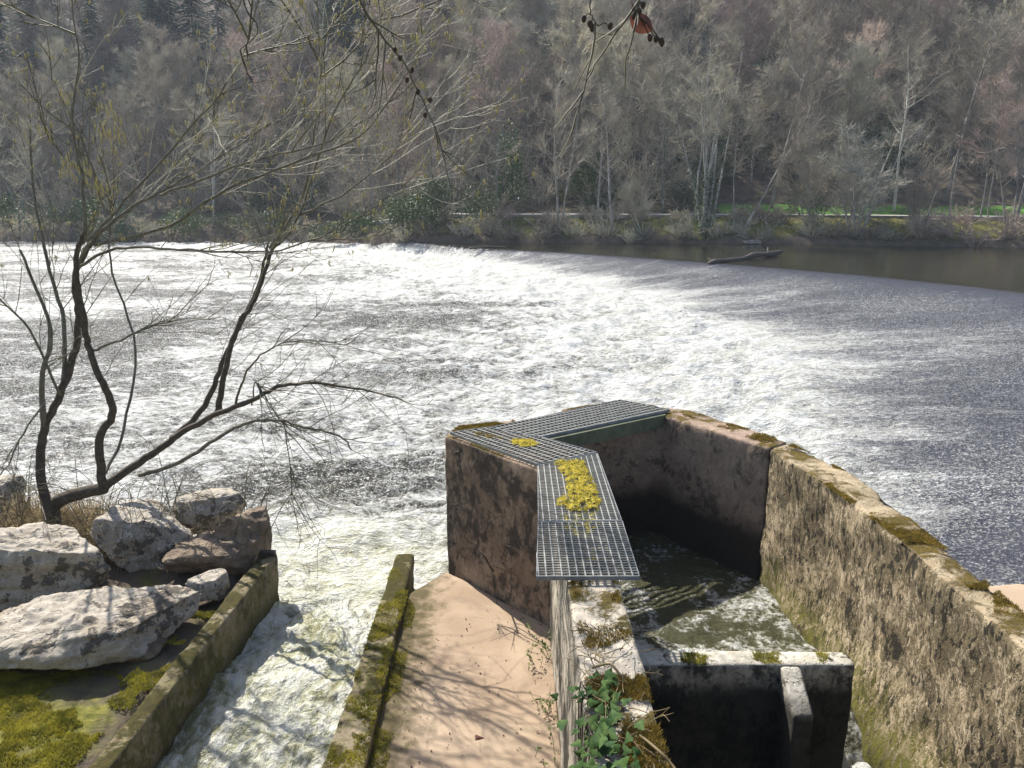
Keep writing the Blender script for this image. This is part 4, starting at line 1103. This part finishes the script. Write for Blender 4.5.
def hill_tree(k, x, y, s):
    o = protos[k] if not used[k] else copy_tree(protos[k]); used[k] = True
    place(o, x, y, s, FR.uniform(0, 6.28)); return o
# conifers on the upper left slope
def conifer_mb(seed, H=17):
    r = random.Random(seed); T = MB(); C = MB()
    T.tube([Vector((0, 0, -.4)), Vector((0, 0, H * .5)), Vector((0, 0, H))], [.2, .12, .02], 6)
    n = 46
    for k in range(n):
        t = .12 + .88 * k / n; z = H * t; L = H * .19 * (1 - t) ** .8 + .25
        for b in range(6):
            a = r.uniform(0, 6.28); d = Vector((math.cos(a), math.sin(a), -.18 + r.uniform(-.2, .2))); l = L * r.uniform(.6, 1.1)
            for m in range(7):
                u = (m + 1) / 7; p = Vector((0, 0, z)) + d * l * u + Vector((0, 0, -.12 * l * u * u)); s = Vector((-d.y, d.x, 0)) * (.26 * (1.1 - u) + .08)
                C.add([p - s + Vector((0, 0, -.12)), p + d * .12, p + s + Vector((0, 0, -.12)), p + d * .42 + Vector((0, 0, -.1))], [(0, 1, 3), (1, 2, 3)])
    return T, C
con = []
for k in range(3):
    T, C = conifer_mb(300 + k, 16 + k * 2); con.append(tree_thing('conifer', 'dark blue green conifer on the upper left of the hillside', T, C, 'far_bark', 'conifer', 'conifers on the upper left hillside'))
cu = [False] * 3
ci = 0
for k in range(46):
    if k < 30: y = FR.uniform(108, 128); x = (FR.uniform(335, 492) - 512) / FPX * y * .98
    else: y = FR.uniform(112, 138); x = FR.uniform(-75, -28)
    j = ci % 3; ci += 1
    o = con[j] if not cu[j] else copy_tree(con[j]); cu[j] = True
    place(o, x, y, FR.uniform(.85, 1.2), FR.uniform(0, 6.28))
# hillside wood
cnt = 0
pts = []
for attempt in range(9000):
    if cnt >= 225: break
    y = 62 + 12 + 66 * FR.random() ** .9; hw = y * .70 + 4; x = FR.uniform(-hw, hw)
    if y - float(bank_y(x)) < 10.5: continue
    if x > 14 and y - float(bank_y(x)) < 14: continue
    if y > 100 and -30 < x < -3 and FR.random() < .9: continue
    md = 3.6 + (y - 70) * .03
    if any((x - a) ** 2 + (y - b) ** 2 < md * md for a, b in pts): continue
    pts.append((x, y)); cnt += 1
    k = FR.choices(range(7), [5, 4, 5, 4, 4 if x > 15 else 1.2, 4 if x > 15 else 1.2, .35])[0]
    hill_tree(k, x, y, FR.uniform(.75, 1.15))
hill_tree(6, -1.5, 86, 1.15); hill_tree(6, 2.0, 92, 1.1)
print('hill trees', cnt)

# undergrowth of the wood: one uncountable mass
def undergrowth():
    base = [shrub_mb(400 + k, 2.8, 14, .9, 5, .032) for k in range(3)]
    V = []; F = []; nb = 0
    for k in range(700):
        y = 70 + 62 * FR.random(); x = FR.uniform(-y * .72, y * .72)
        d = y - float(bank_y(x))
        if d < 7 or (x > 16 and 4.5 < d < 13): continue
        b = FR.choice(base); v = np.array(b.v); s = FR.uniform(.7, 1.7); a = FR.uniform(0, 6.28)
        c, sn = math.cos(a) * s, math.sin(a) * s
        w = np.stack([v[:, 0] * c - v[:, 1] * sn + x, v[:, 0] * sn + v[:, 1] * c + y, v[:, 2] * s + float(ground_z(x, y))], -1)
        V.append(w); F.append(np.array(b.f) + nb); nb += len(v)
    V = np.concatenate(V); F = np.concatenate(F)
    me = bpy.data.meshes.new('undergrowth')
    me.vertices.add(len(V)); me.vertices.foreach_set('co', V.ravel().astype('f'))
    me.loops.add(F.size); me.loops.foreach_set('vertex_index', F.ravel().astype('i'))
    me.polygons.add(len(F)); me.polygons.foreach_set('loop_start', np.arange(0, F.size, 4, dtype='i'))
    me.update(calc_edges=True)
    o = link('undergrowth', me, M['far_twig'], None, False); tag(o, 'tangled bare undergrowth between the hillside trees', 'undergrowth', kind='stuff')
undergrowth()

# trees on the far bank, each placed on its own
def bank(px, dist=1.8, seed=0, H=12, stems=1, spread=.25, limbs=16, label='', mt='far_bark', mc='far_twig', r0=.12, name='bare_tree', ivy_f=0, lean=0, rz=0, first=.3, tl=1.0, up=.25, br=8, tr=1.15):
    T, Cm, sp = gen_tree(seed, H, r0, stems, spread, limbs, br, 10, up=up, lean=lean, first=first, curve=.045, tl=tl, tr=tr)
    iv = ivy_on(sp, seed + 1, ivy_f) if ivy_f else None
    o = tree_thing(name, label, T, Cm, mt, mc, 'trees along the far bank', iv)
    x = (px - 512) / FPX * 62.5
    for _ in range(4): x = (px - 512) / FPX * (float(bank_y(x)) + dist + .5) * .99
    place(o, x, float(bank_y(x)) + dist, 1, rz); return o
bank(702, 1.2, 501, 15, 9, .20, 30, 'tall clump of many pale slender stems rising from one base at the far waterline', 'far_bark_pale', 'far_twig', .15, 'alder_clump', ivy_f=.45, first=.5)
bank(735, 1.5, 502, 12, 2, .5, 14, 'slender tree leaning right beside the many stemmed clump', 'far_bark_pale', 'far_twig', .09, lean=.3, first=.5)
bank(612, 1.6, 503, 13, 1, .2, 16, 'pale trunk leaning right between the clump and the ivy tree', 'far_bark_pale', 'far_twig', .13, lean=.2, rz=.3, first=.4)
bank(560, 1.8, 504, 12, 2, .35, 18, 'dark trunk leaning left at the bank above the landing shrubs', 'far_bark', 'far_twig', .16, lean=.25, rz=1.2)
bank(596, 6.5, 505, 13, 1, .1, 16, 'upright pale trunk behind the footpath left of the clump', 'far_bark_pale', 'far_twig', .13, first=.4)
bank(498, 2.5, 506, 11, 1, .1, 12, 'tree with its trunk wrapped in dark ivy at the end of the weir', 'far_bark', 'far_twig', .18, ivy_f=.85)
bank(660, 7.5, 507, 14, 1, .1, 18, 'ivy clad tree behind the footpath left of the many stemmed clump', 'far_bark', 'far_twig', .15, ivy_f=.6)
bank(645, 1.0, 508, 4.5, 5, .8, 8, 'low spreading bush with pale bent stems left of the clump', 'far_bark_pale', 'far_twig', .06)
bank(850, 1.0, 509, 9, 9, 1.05, 34, 'wide silvery willow with pale tangled branches over the water', 'far_bark_pale', 'far_twig_pale', .11, 'willow', up=.05, tr=2.0, br=11, first=.12)
bank(805, 2.2, 510, 8, 7, .6, 34, 'greyish green bushy willow left of the silvery willow', 'far_bark', 'far_twig', .06, 'willow', first=.15)
bank(940, 5.0, 511, 11, 1, .05, 12, 'thin straight bare trunk standing before the bright meadow', 'far_bark', 'far_twig', .11, first=.6, lean=.05)
bank(975, 4.5, 512, 12, 2, .12, 14, 'pair of crossing thin trunks before the bright meadow', 'far_bark', 'far_twig', .10, first=.55)
bank(912, 1.6, 513, 5, 5, .5, 14, 'dark stumpy bush on the bank below the meadow', 'far_bark', 'far_twig', .10)
bank(1005, 1.5, 514, 14, 3, .3, 26, 'reddish many branched tree at the right edge of the photo', 'far_bark', 'far_twig_red', .14)
bank(935, 14, 515, 17, 1, .1, 28, 'large dark spreading tree on the slope above the meadow', 'far_bark', 'far_twig', .25, first=.35, up=.15, br=10)
bank(1000, 15, 516, 16, 2, .2, 28, 'broad reddish tree on the slope at the upper right', 'far_bark', 'far_twig_red', .2)
bank(765, 9, 517, 15, 1, .1, 22, 'grey tree on the slope behind the footpath right of the clump', 'far_bark', 'far_twig', .16)
bank(535, 8, 518, 14, 2, .2, 20, 'twin stemmed grey tree behind the footpath near the ivy tree', 'far_bark', 'far_twig', .15)
bank(440, 3, 519, 12, 3, .3, 20, 'three stemmed grey tree rising behind the evergreen bush', 'far_bark', 'far_twig', .12)
bank(370, 4, 520, 12, 2, .3, 18, 'grey tree on the far bank left of the evergreen bush', 'far_bark', 'far_twig', .13)
bank(300, 3, 521, 10, 4, .5, 20, 'sprawling bare tree on the far bank behind the near tree limbs', 'far_bark', 'far_twig', .11)
bank(215, 4, 522, 13, 2, .2, 20, 'tall pale stemmed tree far left across the river', 'far_bark_pale', 'far_twig', .14)
bank(120, 3, 523, 11, 4, .4, 20, 'bushy bare tree far left across the river near the photo edge', 'far_bark', 'far_twig', .12)
bank(30, 4, 524, 13, 2, .25, 20, 'leftmost grey tree on the far bank', 'far_bark', 'far_twig', .14)
bank(885, 8, 525, 14, 1, .1, 18, 'single pale upright trunk behind the silvery willow', 'far_bark_pale', 'far_twig', .13, first=.45)

def bush(px, dist, seed, H, n, spread, label, mc='far_twig', cat='bush', s=1.0):
    mb = shrub_mb(seed, H, n, spread, 5, .036)
    o = mb.build('bush', M[mc], None, False); tag(o, label, cat, 'bushes along the far waterline')
    x = (px - 512) / FPX * 62.5
    for _ in range(4): x = (px - 512) / FPX * (float(bank_y(x)) + dist + .5) * .99
    place(o, x, float(bank_y(x)) + dist, s, 0)
k = 0
for px in range(8, 1030, 22):
    k += 1
    px2 = px + FR.uniform(-8, 8); dist = FR.uniform(.0, 1.0)
    red = px > 930 or FR.random() < .12
    if 720 < px < 800 and FR.random() < .6: continue
    if px < 470 and FR.random() < .6: continue
    bush(px2, dist, 600 + k, FR.uniform(.9, 1.9) * (1.5 if px < 400 or px > 930 else 1), 22, 1.1, 'low reddish twiggy bush overhanging the far waterline' if red else 'low grey twiggy bush overhanging the far waterline', 'far_twig_red' if red else 'far_twig')
for j in range(26):
    px = FR.choice([FR.uniform(440, 700), FR.uniform(720, 1020), FR.uniform(440, 1020)]); red = FR.random() < .25
    bush(px, FR.uniform(2.6, 3.9), 800 + j, FR.uniform(.8, 1.7), 18, .9, 'low reddish twiggy bush on the grass below the far path' if red else 'low grey twiggy bush on the grass below the far path', 'far_twig_red' if red else 'far_twig')
def leafy(px, dist, seed, rx, rz, n, label, mt='evergreen', ls=.2):
    mb = leafy_mb(seed, rx, rx * .7, rz, n, ls)
    o = mb.build('evergreen_bush', M[mt], None, False); tag(o, label, 'bush', 'leafy bushes on the far bank')
    x = (px - 512) / FPX * 62.5
    for _ in range(4): x = (px - 512) / FPX * (float(bank_y(x)) + dist + .5) * .99
    place(o, x, float(bank_y(x)) + dist)
leafy(428, 1.6, 701, 3.6, 2.9, 6500, 'big leafy evergreen bush at the far end of the weir')
leafy(395, 1.8, 702, 2.6, 2.4, 3400, 'rounded evergreen bush just left of the biggest one')
leafy(350, 1.0, 703, 2.6, 1.7, 2600, 'low dark evergreen scrub left of the weir end')
leafy(270, 1.0, 704, 3.2, 1.9, 3000, 'dark evergreen scrub across the river behind the twisted branches')
leafy(190, 1.0, 705, 3.0, 1.9, 2800, 'dark evergreen scrub on the far bank well left of the weir')
leafy(100, 3, 706, 3.6, 2.4, 3000, 'olive evergreen scrub on the far bank behind the near stems')
leafy(20, 2, 707, 3.6, 2.6, 3000, 'olive evergreen scrub at the far left edge of the river')
leafy(505, 5, 708, 1.3, 5.0, 2600, 'tall narrow ivy column behind the weir end', 'far_ivy')
leafy(578, 12, 709, 1.5, 2.2, 1600, 'yellow green leafy bush low on the slope', 'weed')
leafy(800, 3.2, 710, 2.0, 2.0, 1500, 'grey green leafy bush beside the silvery willow')
leafy(690, 9.5, 711, 2.4, 1.6, 1500, 'low dark scrub behind the footpath at the many stemmed clump')
leafy(610, 8.5, 712, 2.6, 1.4, 1500, 'low dark scrub behind the footpath below the leaning trunks', 'far_ivy')
# evergreen shrubs and ivy clad saplings scattered through the wood
hs = []
for k in range(4):
    o = leafy_mb(740 + k, 1.6 + .3 * k, 1.5, 2.2 + .8 * (k % 2), 1500, .24).build('holly_bush', M['evergreen' if k % 2 else 'far_ivy'], None, False)
    hs.append(tag(o, 'dark green holly bush among the bare hillside trees', 'bush', 'holly bushes in the hillside wood'))
for k in range(60):
    o = hs[k] if k < 4 else copy_tree(hs[k % 4])
    y = 74 + 50 * FR.random(); x = FR.uniform(-.66 * y, .66 * y)
    place(o, x, y, FR.uniform(.6, 1.35), FR.uniform(0, 6.28))
# grass on the far bank: uncountable
def far_grass():
    mb = MB(); r = random.Random(31)
    for k in range(15000):
        x = r.uniform(-2, 44); d = r.uniform(.3, 4.0) if r.random() < .75 or x < 18 else r.uniform(6.2, 11)
        y = float(np.interp(x, BX, BY)) + d
        if fbm(np.array(x * .35), np.array(y * .35), 2) < -.12: continue
        z = float(np.interp(d, [0, .1, 1.6, 3.5, 4.2, 6, 7.5, 12], [.2, .25, 1.0, 1.65, 1.9, 1.95, 2.2, 3.0])) + 1.0 - .12
        p = Vector((x, y, z)); h = r.uniform(.15, .45); w = .03
        a = r.uniform(0, 3.14); l = Vector((math.cos(a) * w, math.sin(a) * w, 0)); t = p + Vector((r.gauss(0, .12), r.gauss(0, .12), h))
        mb.add([p - l, p + l, t], [(0, 1, 2)])
    tag(mb.build('grass', M['weed'], None, False), 'rough green grass growing on the far bank', 'grass', kind='stuff')
far_grass()

# ------------------------------------------------------------------ haze
def haze():
    mb = MB(); mb.box((0, 140, 48), (290, 0, 0), (0, 200, 0), (0, 0, 52))
    m = bpy.data.materials.new('haze'); m.use_nodes = True; nt = m.node_tree; nt.nodes.clear()
    o = nt.nodes.new('ShaderNodeOutputMaterial'); v = nt.nodes.new('ShaderNodeVolumePrincipled')
    v.inputs['Color'].default_value = (.80, .88, 1.0, 1); v.inputs['Density'].default_value = .00045; v.inputs['Anisotropy'].default_value = .1
    nt.links.new(v.outputs[0], o.inputs['Volume'])
    ob = mb.build('haze', m, None, False); tag(ob, 'pale blue haze in the valley air', 'haze', kind='stuff')
HAZE = True
if HAZE: haze()

# ------------------------------------------------------------------ light, sky, camera
EL, AZ = R(45), R(-36)
S = Vector((math.sin(AZ) * math.cos(EL), math.cos(AZ) * math.cos(EL), math.sin(EL)))
ld = bpy.data.lights.new('sun', 'SUN'); ld.energy = 5.0; ld.angle = R(.5); ld.color = (1, .955, .88)
lo = bpy.data.objects.new('sun', ld); COL.objects.link(lo); lo.rotation_euler = S.to_track_quat('Z', 'Y').to_euler(); lo.location = (-40, 40, 60)
w = bpy.data.worlds.new('World'); sc.world = w; w.use_nodes = True; nt = w.node_tree
bg = nt.nodes['Background']; sk = nt.nodes.new('ShaderNodeTexSky'); sk.sky_type = 'NISHITA'; sk.sun_disc = False
sk.sun_elevation = EL; sk.sun_rotation = AZ; sk.air_density = 1.0; sk.dust_density = 1.5
nt.links.new(sk.outputs[0], bg.inputs[0]); bg.inputs[1].default_value = .115

cd = bpy.data.cameras.new('camera'); cd.sensor_width = 36; cd.lens = FPX / 1024 * 36; cd.clip_end = 2000; cd.clip_start = .05
co = bpy.data.objects.new('camera', cd); COL.objects.link(co); co.location = (0, 0, CAMH); co.rotation_euler = (R(90) - PITCH, 0, 0)
sc.camera = co
sc.view_settings.view_transform = 'Standard'; sc.view_settings.look = 'None'; sc.view_settings.gamma = 1; sc.view_settings.exposure = 1.0; sc.view_settings.use_curve_mapping = False
sc.cycles.use_denoising = True
sc.cycles.max_bounces = 5; sc.cycles.diffuse_bounces = 3; sc.cycles.glossy_bounces = 2; sc.cycles.transmission_bounces = 2; sc.cycles.volume_bounces = 0
sc.cycles.sample_clamp_direct = 12; sc.cycles.sample_clamp_indirect = 4
